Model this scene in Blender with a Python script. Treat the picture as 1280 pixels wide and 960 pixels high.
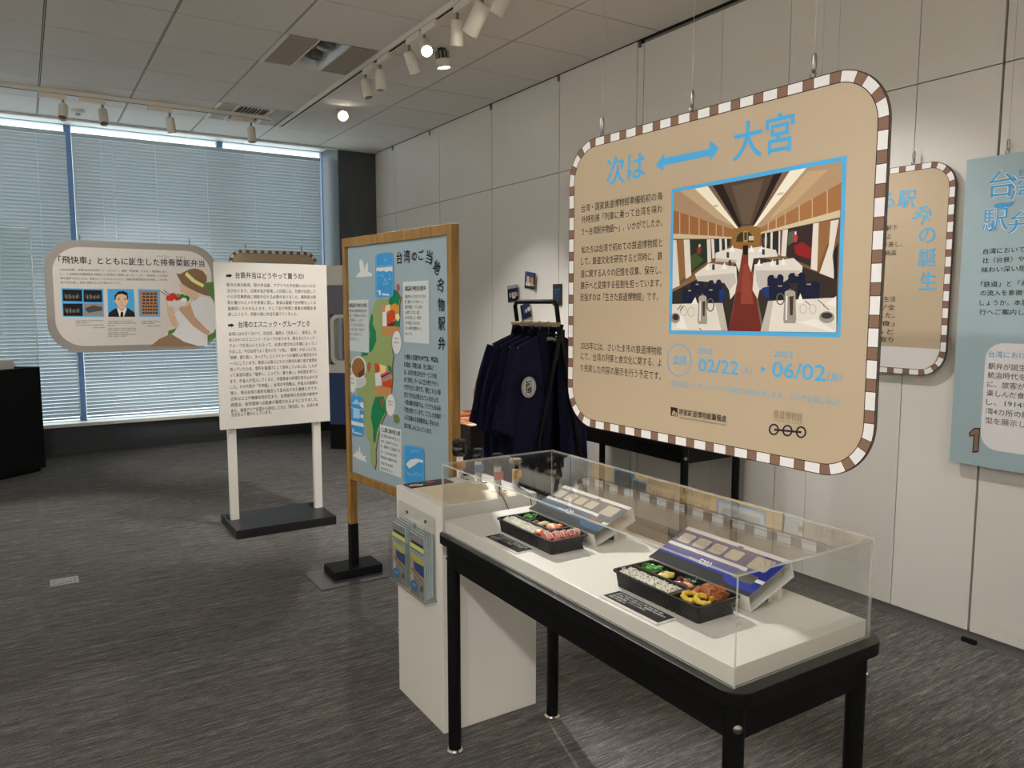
import bpy, math, random
from mathutils import Vector, Matrix, noise
random.seed(7)
for o in list(bpy.data.objects): bpy.data.objects.remove(o)
SC = bpy.context.scene; COL = SC.collection
PI = math.pi

# ------------------------------------------------------------------ camera, world, exposure
F, HC = 960.0, 1.5
PITCH = math.atan(99/960); YAW = math.atan(611/math.hypot(960, 99))
FW = Vector((math.sin(YAW)*math.cos(PITCH), math.cos(YAW)*math.cos(PITCH), -math.sin(PITCH)))
RT = Vector((math.cos(YAW), -math.sin(YAW), 0)); UP = RT.cross(FW); CAM = Vector((0, 0, HC))
cd = bpy.data.cameras.new('camera'); cam = bpy.data.objects.new('camera', cd); COL.objects.link(cam)
cd.sensor_width = 36; cd.lens = 36*F/1280; cd.clip_start = .05; cd.clip_end = 100
cam.matrix_world = Matrix((( RT.x, UP.x, -FW.x, CAM.x), (RT.y, UP.y, -FW.y, CAM.y), (RT.z, UP.z, -FW.z, CAM.z), (0, 0, 0, 1)))
SC.camera = cam
VS = SC.view_settings
VS.view_transform = 'Standard'; VS.look = 'None'; VS.gamma = 1; VS.exposure = 0.31; VS.use_curve_mapping = False
w = bpy.data.worlds.new('daylight'); SC.world = w; w.use_nodes = True
w.node_tree.nodes['Background'].inputs[0].default_value = (.85, .94, 1.0, 1)
w.node_tree.nodes['Background'].inputs[1].default_value = 2.0
SC.cycles.max_bounces = 10; SC.cycles.transparent_max_bounces = 24; SC.cycles.sample_clamp_indirect = 4
WARM = (1.0, .99, .972)     # lamp colour
LAMPK = 2.3        # common factor on every lamp
FILL_WASH = 140         # power of each unseen wall lamp added for bounced fill
SLAT_T = .16       # share of daylight a blind slat lets through

def ray(x, y): return FW*F + RT*(x-640) + UP*(480-y)
def hit(x, y, ax, val):
    d = ray(x, y); return CAM + d*((val-CAM[ax])/d[ax])

# ------------------------------------------------------------------ materials
def lin(c):
    return tuple(((v/255)/12.92 if v <= 10 else ((v/255+.055)/1.055)**2.4) for v in c[:3])
MATS = {}
def mat(name, rgb=(200,200,200), rough=.5, metal=0, spec=.5, noise_amt=0, noise_scale=8, bump=0, bump_scale=60, stretch=None, coat=0, emit=0):
    if name in MATS: return MATS[name]
    m = bpy.data.materials.new(name); m.use_nodes = True; nt = m.node_tree; b = nt.nodes['Principled BSDF']
    c = (*lin(rgb), 1)
    b.inputs['Base Color'].default_value = c
    b.inputs['Roughness'].default_value = rough; b.inputs['Metallic'].default_value = metal
    b.inputs['Specular IOR Level'].default_value = spec
    b.inputs['Coat Weight'].default_value = coat
    if emit:
        b.inputs['Emission Color'].default_value = c; b.inputs['Emission Strength'].default_value = emit
    tc = nt.nodes.new('ShaderNodeTexCoord'); mp = nt.nodes.new('ShaderNodeMapping')
    nt.links.new(tc.outputs['Object'], mp.inputs[0])
    if stretch: mp.inputs['Scale'].default_value = stretch
    if noise_amt:
        n = nt.nodes.new('ShaderNodeTexNoise'); n.inputs['Scale'].default_value = noise_scale; n.inputs['Detail'].default_value = 5
        nt.links.new(mp.outputs[0], n.inputs[0])
        r = nt.nodes.new('ShaderNodeValToRGB')
        lo = tuple(v*(1-noise_amt) for v in c[:3]); hi = tuple(min(1, v*(1+noise_amt)) for v in c[:3])
        r.color_ramp.elements[0].position = .3; r.color_ramp.elements[1].position = .7
        r.color_ramp.elements[0].color = (*lo, 1); r.color_ramp.elements[1].color = (*hi, 1)
        nt.links.new(n.outputs['Fac'], r.inputs[0]); nt.links.new(r.outputs[0], b.inputs['Base Color'])
    if bump:
        n2 = nt.nodes.new('ShaderNodeTexNoise'); n2.inputs['Scale'].default_value = bump_scale; n2.inputs['Detail'].default_value = 4
        nt.links.new(mp.outputs[0], n2.inputs[0])
        bp = nt.nodes.new('ShaderNodeBump'); bp.inputs['Strength'].default_value = bump; bp.inputs['Distance'].default_value = .01
        nt.links.new(n2.outputs['Fac'], bp.inputs['Height']); nt.links.new(bp.outputs[0], b.inputs['Normal'])
    MATS[name] = m; return m

def ink_material():
    m = bpy.data.materials.new('printed_ink'); m.use_nodes = True; nt = m.node_tree; b = nt.nodes['Principled BSDF']
    a = nt.nodes.new('ShaderNodeAttribute'); a.attribute_name = 'ink'
    nt.links.new(a.outputs['Color'], b.inputs['Base Color'])
    b.inputs['Roughness'].default_value = .7; b.inputs['Specular IOR Level'].default_value = .12
    return m
INK = ink_material()

def acrylic(name, tint=(.985, .99, .985), rough=0.0, haze=0):
    m = bpy.data.materials.new(name); m.use_nodes = True; nt = m.node_tree; nt.nodes.clear()
    out = nt.nodes.new('ShaderNodeOutputMaterial'); mix = nt.nodes.new('ShaderNodeMixShader')
    tr = nt.nodes.new('ShaderNodeBsdfTransparent'); tr.inputs[0].default_value = (*tint, 1)
    gl = nt.nodes.new('ShaderNodeBsdfGlossy'); gl.inputs['Roughness'].default_value = rough
    fr = nt.nodes.new('ShaderNodeFresnel'); geo = nt.nodes.new('ShaderNodeNewGeometry')
    mx = nt.nodes.new('ShaderNodeMix'); mx.data_type = 'FLOAT'
    mx.inputs[2].default_value = 1.49; mx.inputs[3].default_value = 1/1.49     # same reflectance from either side of the sheet
    nt.links.new(geo.outputs['Backfacing'], mx.inputs[0]); nt.links.new(mx.outputs[0], fr.inputs['IOR'])
    nt.links.new(fr.outputs[0], mix.inputs[0]); nt.links.new(tr.outputs[0], mix.inputs[1]); nt.links.new(gl.outputs[0], mix.inputs[2])
    last = mix
    if haze:
        df = nt.nodes.new('ShaderNodeBsdfDiffuse'); df.inputs[0].default_value = (.85, .84, .8, 1)
        m2 = nt.nodes.new('ShaderNodeMixShader'); m2.inputs[0].default_value = haze
        nt.links.new(mix.outputs[0], m2.inputs[1]); nt.links.new(df.outputs[0], m2.inputs[2]); last = m2
    nt.links.new(last.outputs[0], out.inputs[0])
    return m
ACR = acrylic('clear_acrylic'); ACR_EDGE = acrylic('polished_acrylic_edge', (.95, .96, .94), .15, .35)

def carpet_material():
    m = bpy.data.materials.new('streaky_carpet_tile'); m.use_nodes = True; nt = m.node_tree; N = nt.nodes; L = nt.links
    b = N['Principled BSDF']; b.inputs['Roughness'].default_value = .95; b.inputs['Specular IOR Level'].default_value = .1
    tc = N.new('ShaderNodeTexCoord')
    def nz(scale, detail, rough=.6):
        mp = N.new('ShaderNodeMapping'); mp.inputs['Scale'].default_value = scale; L.new(tc.outputs['Object'], mp.inputs[0])
        n = N.new('ShaderNodeTexNoise'); n.inputs['Scale'].default_value = 1; n.inputs['Detail'].default_value = detail; n.inputs['Roughness'].default_value = rough
        L.new(mp.outputs[0], n.inputs[0]); return n
    a = nz((13, 180, 1), 6, .75); c = nz((3, 55, 1), 4); d = nz((150, 300, 1), 3)
    br = N.new('ShaderNodeTexBrick'); br.inputs['Scale'].default_value = 1; br.offset = .5
    br.inputs['Color1'].default_value = (.485, .485, .485, 1); br.inputs['Color2'].default_value = (.515, .515, .515, 1); br.inputs['Mortar'].default_value = (.47, .47, .47, 1)
    br.inputs['Mortar Size'].default_value = .002; br.inputs['Brick Width'].default_value = .5; br.inputs['Row Height'].default_value = .5
    L.new(tc.outputs['Object'], br.inputs[0])
    def math2(op, x, y):
        q = N.new('ShaderNodeMath'); q.operation = op
        for i, v in enumerate((x, y)):
            if isinstance(v, (int, float)): q.inputs[i].default_value = v
            else: L.new(v, q.inputs[i])
        return q.outputs[0]
    s = math2('ADD', math2('MULTIPLY', a.outputs['Fac'], .55), math2('MULTIPLY', c.outputs['Fac'], .25))
    s = math2('ADD', s, math2('MULTIPLY', d.outputs['Fac'], .25))
    s = math2('ADD', s, math2('MULTIPLY', math2('SUBTRACT', br.outputs['Color'], .5), .45))
    r = N.new('ShaderNodeValToRGB'); e = r.color_ramp.elements
    e[0].position = .36; e[0].color = (*lin((44, 43, 42)), 1); e[1].position = .70; e[1].color = (*lin((170, 165, 159)), 1)
    q = e.new(.53); q.color = (*lin((97, 94, 91)), 1)
    L.new(s, r.inputs[0]); L.new(r.outputs[0], b.inputs['Base Color'])
    bp = N.new('ShaderNodeBump'); bp.inputs['Strength'].default_value = .5; bp.inputs['Distance'].default_value = .004
    L.new(s, bp.inputs['Height']); L.new(bp.outputs[0], b.inputs['Normal'])
    return m

def wood_material(name, c1, c2, rough=.45, axis=2):
    m = bpy.data.materials.new(name); m.use_nodes = True; nt = m.node_tree; N = nt.nodes; L = nt.links
    b = N['Principled BSDF']; b.inputs['Roughness'].default_value = rough
    tc = N.new('ShaderNodeTexCoord'); mp = N.new('ShaderNodeMapping'); sc = [28, 28, 28]; sc[axis] = 2.2
    mp.inputs['Scale'].default_value = sc; L.new(tc.outputs['Object'], mp.inputs[0])
    n = N.new('ShaderNodeTexNoise'); n.inputs['Scale'].default_value = 1.4; n.inputs['Detail'].default_value = 6; n.inputs['Distortion'].default_value = .8
    L.new(mp.outputs[0], n.inputs[0]); r = N.new('ShaderNodeValToRGB'); e = r.color_ramp.elements
    e[0].position = .3; e[0].color = (*lin(c1), 1); e[1].position = .72; e[1].color = (*lin(c2), 1)
    L.new(n.outputs['Fac'], r.inputs[0]); L.new(r.outputs[0], b.inputs['Base Color'])
    return m

def slat_material():
    m = bpy.data.materials.new('blind_slat'); m.use_nodes = True; nt = m.node_tree; nt.nodes.clear(); N = nt.nodes; L = nt.links
    out = N.new('ShaderNodeOutputMaterial'); mx = N.new('ShaderNodeMixShader'); mx.inputs[0].default_value = SLAT_T
    d = N.new('ShaderNodeBsdfPrincipled'); d.inputs['Base Color'].default_value = (*lin((186, 190, 192)), 1); d.inputs['Roughness'].default_value = .4
    t = N.new('ShaderNodeBsdfTranslucent'); t.inputs[0].default_value = (*lin((190, 205, 212)), 1)
    L.new(d.outputs[0], mx.inputs[1]); L.new(t.outputs[0], mx.inputs[2]); L.new(mx.outputs[0], out.inputs[0])
    return m

WALLP = mat('wall_panel_paint', (222, 217, 208), .34, spec=.45, noise_amt=.015, noise_scale=2, bump=.02, bump_scale=300)
GAP = mat('dark_gap', (28, 26, 25), .9)
CEIL = mat('ceiling_tile', (226, 221, 214), .95, spec=.1, noise_amt=.04, noise_scale=90, bump=.25, bump_scale=220)
TBAR = mat('ceiling_bar', (185, 180, 172), .5)
WHITE = mat('white_laminate', (232, 226, 216), .38, noise_amt=.01, noise_scale=3)
WPAINT = mat('white_paint', (228, 222, 212), .45)
BLACKM = mat('black_metal', (4, 4, 4), .5, spec=.22)
BLACKT = mat('black_laminate', (26, 25, 25), .38, spec=.5, noise_amt=.08, noise_scale=220)
BLACKP = mat('matte_black_paint', (9, 9, 10), .75, spec=.25)
CHROME = mat('chrome', (215, 212, 205), .18, metal=1)
STEEL = mat('brushed_steel', (140, 137, 132), .35, metal=1)
LAMPW = mat('white_lamp_enamel', (226, 220, 208), .4)
DGREY = mat('charcoal_wall', (58, 62, 66), .6, noise_amt=.04)
COLG = mat('column_steel_grey', (62, 66, 70), .45)
CARPET = carpet_material()
PINE = wood_material('oiled_pine', (126, 90, 38), (172, 130, 64), .42)
DARKWOOD = wood_material('dark_wood', (22, 14, 12), (46, 28, 22), .4, 1)
NAVY = mat('navy_cotton', (36, 37, 62), .9, spec=.1, noise_amt=.18, noise_scale=40, bump=.25, bump_scale=400)
NAVYD = mat('navy_collar', (25, 25, 44), .9, spec=.1, bump=.3, bump_scale=500)
GLASSM = acrylic('window_glass', (.93, .97, .97))
SLAT = slat_material()
BLINDR = mat('blind_rail', (178, 192, 200), .4)
CORDM = mat('white_cord', (225, 230, 232), .7)
WIREM = mat('steel_wire', (150, 146, 140), .55, metal=1)
def emission(name, rgb, s):
    m = bpy.data.materials.new(name); m.use_nodes = True; nt = m.node_tree; nt.nodes.clear()
    o = nt.nodes.new('ShaderNodeOutputMaterial'); e = nt.nodes.new('ShaderNodeEmission')
    e.inputs[0].default_value = (*rgb, 1); e.inputs[1].default_value = s; nt.links.new(e.outputs[0], o.inputs[0]); return m
LENS = emission('lit_lens', (1, .92, .8), 25)
LENS_DIM = mat('lamp_lens', (120, 116, 108), .15)

# ------------------------------------------------------------------ mesh building
class MB:
    def __init__(s): s.v = []; s.f = []; s.m = []; s.mats = []
    def mi(s, m):
        if m not in s.mats: s.mats.append(m)
        return s.mats.index(m)
    def add(s, vs, fs, m):
        b = len(s.v); s.v += [Vector(p) for p in vs]; k = s.mi(m)
        for f in fs: s.f.append(tuple(b+i for i in f)); s.m.append(k)
        return s
    def box(s, x0, x1, y0, y1, z0, z1, m):
        v = [(x, y, z) for z in (z0, z1) for y in (y0, y1) for x in (x0, x1)]
        return s.add(v, [(0,2,3,1), (4,5,7,6), (0,1,5,4), (2,6,7,3), (0,4,6,2), (1,3,7,5)], m)
    def prism(s, poly, fn, d0, d1, m, mside=None):
        n = len(poly); v = [fn(a, b, d0) for a, b in poly] + [fn(a, b, d1) for a, b in poly]
        s.add(v, [tuple(range(n-1, -1, -1)), tuple(range(n, 2*n))], m)
        b = len(s.v)-2*n; k = s.mi(mside or m)
        for i in range(n):
            j = (i+1) % n; s.f.append((b+i, b+j, b+n+j, b+n+i)); s.m.append(k)
        return s
    def zprism(s, poly, z0, z1, m, mside=None): return s.prism(poly, lambda a, b, d: (a, b, d), z0, z1, m, mside)
    def cyl(s, p0, p1, r0, m, r1=None, n=16, caps=True, mcap=None):
        p0, p1 = Vector(p0), Vector(p1); r1 = r0 if r1 is None else r1; d = (p1-p0).normalized()
        a = d.orthogonal().normalized(); c = d.cross(a); v = []
        for p, r in ((p0, r0), (p1, r1)):
            v += [p+(a*math.cos(t)+c*math.sin(t))*r for t in (2*PI*i/n for i in range(n))]
        s.add(v, [(i, (i+1) % n, n+(i+1) % n, n+i) for i in range(n)], m)
        if caps: s.add(v, [tuple(range(n-1, -1, -1)), tuple(range(n, 2*n))], mcap or m)
        return s
    def tube(s, pts, r, m, n=8):
        pts = [Vector(p) for p in pts]; rings = []; prev = None
        for i, p in enumerate(pts):
            t = (pts[min(i+1, len(pts)-1)]-pts[max(i-1, 0)]).normalized()
            a = t.orthogonal().normalized() if prev is None else (prev-t*prev.dot(t)).normalized()
            prev = a; c = t.cross(a); rr = r[i] if isinstance(r, (list, tuple)) else r
            rings.append([p+(a*math.cos(2*PI*k/n)+c*math.sin(2*PI*k/n))*rr for k in range(n)])
        v = [q for R in rings for q in R]; fs = []
        for i in range(len(pts)-1):
            for k in range(n): fs.append((i*n+k, i*n+(k+1) % n, (i+1)*n+(k+1) % n, (i+1)*n+k))
        fs += [tuple(range(n-1, -1, -1)), tuple((len(pts)-1)*n+k for k in range(n))]
        return s.add(v, fs, m)
    def lathe(s, prof, c, m, n=24, ax=None):
        c = Vector(c); ax = Vector(ax or (0, 0, 1)).normalized(); a = ax.orthogonal().normalized(); b = ax.cross(a); v = []
        for r, h in prof: v += [c+ax*h+(a*math.cos(2*PI*k/n)+b*math.sin(2*PI*k/n))*r for k in range(n)]
        fs = []
        for i in range(len(prof)-1):
            for k in range(n): fs.append((i*n+k, i*n+(k+1) % n, (i+1)*n+(k+1) % n, (i+1)*n+k))
        if prof[0][0] > 1e-6: fs.append(tuple(range(n-1, -1, -1)))
        if prof[-1][0] > 1e-6: fs.append(tuple((len(prof)-1)*n+k for k in range(n)))
        return s.add(v, fs, m)
    def blob(s, c, r, m, amp=0, sc=30, nu=16, nv=10, flat=None, seed=0):
        v = []; fs = []; c = Vector(c)
        for j in range(nv+1):
            th = PI*j/nv
            for i in range(nu):
                ph = 2*PI*i/nu; d = Vector((math.sin(th)*math.cos(ph), math.sin(th)*math.sin(ph), math.cos(th)))
                p = Vector((d.x*r[0], d.y*r[1], d.z*r[2])); k = 1+amp*noise.noise((c+p)*sc+Vector((seed, 0, 0))) if amp else 1
                p = p*k
                if flat is not None and p.z < flat: p.z = flat
                v.append(c+p)
        for j in range(nv):
            for i in range(nu): fs.append((j*nu+i, (j+1)*nu+i, (j+1)*nu+(i+1) % nu, j*nu+(i+1) % nu))
        return s.add(v, fs, m)
    def xf(s, M): s.v = [M @ p for p in s.v]; return s
    def build(s, name, parent=None, smooth=False, bevel=0, local=False):
        me = bpy.data.meshes.new(name); off = parent_world(parent) if (parent and not local) else Vector((0, 0, 0))
        me.from_pydata([tuple(p-off) for p in s.v], [], s.f)
        for m in s.mats: me.materials.append(m)
        me.polygons.foreach_set('material_index', s.m)
        if smooth:
            me.polygons.foreach_set('use_smooth', [True]*len(me.polygons))
            me.set_sharp_from_angle(angle=math.radians(38))
        me.update()
        o = bpy.data.objects.new(name, me); COL.objects.link(o); o.parent = parent
        if bevel:
            b = o.modifiers.new('soft_edge', 'BEVEL'); b.width = bevel; b.segments = 2; b.limit_method = 'ANGLE'; b.angle_limit = math.radians(50)
        return o
def parent_world(o):
    p = Vector((0, 0, 0))
    while o: p = p+o.location; o = o.parent
    return p
def tag(o, label=None, cat=None, group=None, kind=None):
    if label: o['label'] = label
    if cat: o['category'] = cat
    if group: o['group'] = group
    if kind: o['kind'] = kind
    return o
def thing(name, loc, label, cat, group=None):
    o = bpy.data.objects.new(name, None); COL.objects.link(o); o.location = loc; o.empty_display_size = .05
    return tag(o, label, cat, group)
def struct(o): o['kind'] = 'structure'; return o
def copy_tree(o, parent=None):
    c = o.copy(); COL.objects.link(c); c.parent = parent
    for ch in [x for x in bpy.data.objects if x.parent == o]: copy_tree(ch, c)
    return c
def rrect(x0, x1, y0, y1, r, n=8):
    P = []
    for cx, cy, a0 in ((x1-r, y1-r, 0), (x0+r, y1-r, 90), (x0+r, y0+r, 180), (x1-r, y0+r, 270)):
        for i in range(n+1):
            a = math.radians(a0+90*i/n); P.append((cx+r*math.cos(a), cy+r*math.sin(a)))
    return P

# ------------------------------------------------------------------ printed artwork on a flat face
TXT = {}
def textmesh(s, bold=0):
    if (s, bold) in TXT: return TXT[(s, bold)]
    c = bpy.data.curves.new('lettering', 'FONT'); c.body = s; c.resolution_u = 4 if bold or len(s) < 3 else 2; c.offset = bold
    o = bpy.data.objects.new('lettering', c); COL.objects.link(o); bpy.context.view_layer.update()
    me = bpy.data.meshes.new_from_object(o.evaluated_get(bpy.context.evaluated_depsgraph_get()))
    vs = [(v.co.x, v.co.y) for v in me.vertices]; fs = [tuple(p.vertices) for p in me.polygons]
    bpy.data.objects.remove(o); bpy.data.curves.remove(c); bpy.data.meshes.remove(me)
    TXT[(s, bold)] = (vs, fs); return vs, fs
class Plane:
    """a flat upright or tilted face: O at u=v=0, U to the reader's right, V up, N towards the reader"""
    def __init__(s, O, U, V=(0, 0, 1)):
        s.O = Vector(O); s.U = Vector(U).normalized(); s.V = Vector(V).normalized(); s.N = s.U.cross(s.V)
    def at(s, u, v, n=0): return s.O+s.U*u+s.V*v+s.N*n
    def uv(s, x, y):
        d = ray(x, y); t = (s.O-CAM).dot(s.N)/d.dot(s.N); p = CAM+d*t-s.O; return p.dot(s.U), p.dot(s.V)
class Art:
    STEP = .00002
    def __init__(s, plane, n0=.0006, px=None): s.p = plane; s.n = n0; s.v = []; s.f = []; s.c = []; s.px = px; s.fill = True
    def pt(s, q): return s.p.uv(*s.px(*q)) if s.px else q
    def raw(s, pts2, faces, rgb):
        b = len(s.v); s.v += [s.p.at(u, v, s.n) for u, v in pts2]; L = (*lin(rgb), 1)
        for f in faces: s.f.append(tuple(b+i for i in f)); s.c.append(L)
    def poly(s, pts, rgb, up=True):
        if up: s.n += s.STEP; s.fill = True
        q = [s.pt(p) for p in pts]; s.raw(q, [tuple(range(len(q)))], rgb)
    def rect(s, x0, y0, x1, y1, rgb): s.poly([(x0, y0), (x1, y0), (x1, y1), (x0, y1)], rgb)
    def ell(s, cx, cy, rx, ry, rgb, n=28): s.poly([(cx+rx*math.cos(2*PI*i/n), cy+ry*math.sin(2*PI*i/n)) for i in range(n)], rgb)
    def ring(s, cx, cy, rx, ry, t, rgb, n=32, up=True):
        if up: s.n += s.STEP
        o = [s.pt((cx+rx*math.cos(2*PI*i/n), cy+ry*math.sin(2*PI*i/n))) for i in range(n)]
        k = [s.pt((cx+(rx-t)*math.cos(2*PI*i/n), cy+(ry-t)*math.sin(2*PI*i/n))) for i in range(n)]
        s.raw(o+k, [(i, (i+1) % n, n+(i+1) % n, n+i) for i in range(n)], rgb)
    def line(s, pts, t, rgb):
        s.n += s.STEP
        for a, b in zip(pts[:-1], pts[1:]):
            d = Vector((b[0]-a[0], b[1]-a[1])); d = Vector((-d.y, d.x)).normalized()*t/2
            q = [s.pt((a[0]+d.x, a[1]+d.y)), s.pt((b[0]+d.x, b[1]+d.y)), s.pt((b[0]-d.x, b[1]-d.y)), s.pt((a[0]-d.x, a[1]-d.y))]
            s.raw(q, [(0, 1, 2, 3)], rgb)
    def text(s, st, u, v, h, rgb, w=None, rot=0, bold=0, center=False):
        """lettering of em height h with its lower left corner at (u, v) on the face"""
        vs, fs = textmesh(st, bold)
        if not vs: return
        if s.fill: s.n += 3*s.STEP; s.fill = False
        x0 = min(p[0] for p in vs); x1 = max(p[0] for p in vs); k = h/.92; kx = k if w is None else w/(x1-x0)
        y0 = -.1
        if center:
            cx = (x0+x1)/2; yy = [p[1] for p in vs]; cy = (min(yy)+max(yy))/2
        else: cx, cy = x0, y0
        cr, sr = math.cos(rot), math.sin(rot); out = []
        for x, y in vs:
            a, b = (x-cx)*kx, (y-cy)*k; out.append((u+a*cr-b*sr, v+a*sr+b*cr))
        s.raw(out, fs, rgb)
    def tpx(s, st, a, b, h, rgb, bold=0):
        """one line of lettering from pixel a (lower left) to pixel b (lower right), h pixels tall at its left end"""
        px = s.px or (lambda x, y: (x, y))
        u0, v0 = s.p.uv(*px(*a)); u1, v1 = s.p.uv(*px(*b)); _, vt = s.p.uv(*px(a[0], a[1]-h))
        s.text(st, u0, (v0+v1)/2, vt-v0, rgb, w=u1-u0, bold=bold)
    def flush(s, name, parent):
        o = s.build(name, parent); s.v, s.f, s.c = [], [], []; return o
    def build(s, name, parent):
        me = bpy.data.meshes.new(name); off = parent_world(parent)
        me.from_pydata([tuple(p-off) for p in s.v], [], s.f)
        at = me.color_attributes.new('ink', 'FLOAT_COLOR', 'CORNER'); buf = []
        for poly, c in zip(me.polygons, s.c): buf += list(c)*poly.loop_total
        at.data.foreach_set('color', buf); me.materials.append(INK); me.update()
        o = bpy.data.objects.new(name, me); COL.objects.link(o); o.parent = parent; return o
BLUE = (84, 176, 228); TAN = (192, 171, 142); INKB = (52, 44, 40); STRB = (136, 106, 88); STRW = (242, 238, 234)

def stripe_border(plane, w, h, r, band, white, brown, parent, n=.0006):
    """the striped band that runs round a rounded sign"""
    x0, x1, y0, y1 = 0, w, 0, h; a = Art(plane, n)
    segs = [('l', (r, h), (w-r, h)), ('c', (w-r, h-r), 90), ('l', (w, h-r), (w, r)), ('c', (w-r, r), 0), ('l', (w-r, 0), (r, 0)), ('c', (r, r), -90), ('l', (0, r), (0, h-r)), ('c', (r, h-r), 180)]
    lens = [math.dist(q[1], q[2]) if q[0] == 'l' else PI*r/2 for q in segs]; T = sum(lens)
    def P(s_, d):
        s_ = s_ % T
        for q, L in zip(segs, lens):
            if s_ <= L+1e-9:
                if q[0] == 'l':
                    t = s_/L; x = q[1][0]+(q[2][0]-q[1][0])*t; y = q[1][1]+(q[2][1]-q[1][1])*t
                    dx, dy = (q[2][0]-q[1][0])/L, (q[2][1]-q[1][1])/L; return (x+dy*d, y-dx*d)
                an = math.radians(q[2])-s_/r; return (q[1][0]+(r-d)*math.cos(an), q[1][1]+(r-d)*math.sin(an))
            s_ -= L
        return P(0, d)
    k = round(T/(white+brown)); f = T/(k*(white+brown)); white *= f; brown *= f
    def strip(s0, s1, d0, d1, rgb):
        m = max(1, int((s1-s0)/.012)); A = [P(s0+(s1-s0)*i/m, d0) for i in range(m+1)]; B = [P(s0+(s1-s0)*i/m, d1) for i in range(m+1)]
        a.raw(A+B, [(i, m+1+i, m+2+i, i+1) for i in range(m)], rgb)
    for i in range(k):
        s0 = i*(white+brown); strip(s0, s0+white, .002, band, STRW); strip(s0+white, s0+white+brown, .002, band, STRB)
    a.n += a.STEP
    for i in range(k):
        s0 = i*(white+brown)
        for q in (s0, s0+white): strip(q-.0008, q+.0008, .002, band, (60, 42, 36))
    for d in (.0, band): strip(0, T, d, d+.0022, (52, 40, 36))
    return a.build('striped_border', parent)

def hang(sign, pts, top, clip=.05):
    """steel wires with clip hooks that carry a hanging sign"""
    for p in pts:
        p = Vector(p); w_ = MB().cyl(p+Vector((0, 0, clip)), (p.x, p.y, top), .0007, WIREM, n=6).build('suspension_wire', sign)
        h_ = MB(); h_.lathe([(.0, clip+.012), (.005, clip+.008), (.007, clip-.004), (.006, clip-.03), (.003, clip-.038), (0, clip-.04)], p, STEEL, 10)
        h_.tube([p+Vector((0, .0, clip-.036)), p+Vector((0, -.006, clip-.05+.01)), p+Vector((0, -.002, .0)), p+Vector((0, .008, .002)), p+Vector((0, .010, .012))], .0022, STEEL, 6)
        h_.build('wire_clip', sign, smooth=True)

# ------------------------------------------------------------------ room
XR, YB, ZC = 3.48, 8.87, 3.21
XL, YF = -4.5, -3.6
struct(MB().box(XL, XR+.05, YF, YB+.05, -.05, 0, CARPET).build('floor'))
# ceiling of 0.65 m tiles in dark-jointed rows
m = MB(); JOINT = mat('ceiling_joint', (44, 42, 40), .9); m.box(XL, XR+.05, YF, 8.42, ZC+.13, ZC+.15, GAP)
xs = [.2+.6475*k for k in range(-8, 5)]+[XR-.002]; ys = [5.70+.65*k for k in range(-15, 5)]
for i in range(len(xs)-1):
    for j in range(len(ys)-1):
        x0, x1, y0, y1 = xs[i], min(xs[i+1], XR), ys[j], min(ys[j+1], 8.30)
        if abs(x0-1.495) < .02 and (abs(y0-5.05) < .02 or abs(y0-7.0) < .02): continue
        m.box(x0, x1, y0, y1, ZC+.005, ZC+.012, JOINT)
        m.box(max(x0, XL)+.008, x1-.008, max(y0, YF)+.005, y1-.005, ZC, ZC+.005, CEIL)
for x in xs[1:-1]: m.box(x-.003, x+.003, YF, 8.30, ZC+.001, ZC+.012, TBAR)
m.box(XL, XR, 8.303, 8.40, ZC, ZC+.021, CEIL)
struct(m.build('ceiling'))
m = MB(); m.box(XL, XR, 8.405, 8.435, ZC-.006, ZC+.03, LAMPW); m.box(XL, XR, 8.325, 8.335, ZC-.012, ZC, TBAR)
struct(m.build('trim_1'))                                      # picture rail at the ceiling edge by the window
m = MB(); m.box(XL, XR, 8.435, YB+.3, ZC+.06, ZC+.09, WPAINT); m.box(XL, XR, 8.42, 8.436, ZC+.02, ZC+.09, WPAINT)
struct(m.build('wall_soffit'))
# right wall: tall painted panels with open joints
m = MB(); m.box(XR+.022, XR+.1, YF, YB+.05, -.05, ZC+.06, GAP)
seams = [YF, -2.3, -1.3, -.3, .72, (1.695, .011), (2.06, .004), (2.565, .002), (2.765, .004), (3.235, .003), 3.90, 3.965, 4.83, 5.82, 6.81, 7.855, YB+.03]
ss = [q if isinstance(q, tuple) else (q, .007) for q in seams]
for (a, ga), (b, gb) in zip(ss[:-1], ss[1:]):
    for z0, z1 in ((.055, 2.4925), (2.4975, ZC-.003 if a > 3.9 else ZC-.03)):
        if a > 7.8: continue
        m.box(XR, XR+.024, a+ga/2, b-gb/2, z0, z1, WALLP)
# last bay, round the door leaf
m.box(XR, XR+.024, 7.857, 8.03, .0, 2.4935, WALLP); m.box(XR, XR+.024, 8.03, YB, 2.27, 2.4935, WALLP); m.box(XR, XR+.024, 7.857, YB, 2.4975, ZC-.003, WALLP)
m.box(XR, XR+.024, 8.80, YB, 0, 2.27, WALLP)
struct(m.build('wall_right'))
m = MB(); m.box(XR+.012, XR+.03, YF, 7.85, 0, .052, mat('grey_plinth', (104, 100, 96), .5)); m.box(XR-.006, XR+.02, 1.66, 1.72, 0, .018, BLACKP)
struct(m.build('baseboard_right'))
m = MB(); m.box(XR+.004, XR+.02, YF, 3.9, ZC-.028, ZC-.012, mat('rail_grey', (120, 116, 110), .5))
for y in (3.93, 4.83, 5.82, 7.0, 7.9): m.box(XR-.016, XR-.004, y-.008, y+.008, ZC-.05, ZC-.01, STEEL)
struct(m.build('trim_2'))
d = MB(); d.box(XR+.004, XR+.03, 8.045, 8.785, .01, 2.255, WPAINT); door = struct(d.build('door_1', bevel=.003))
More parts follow.
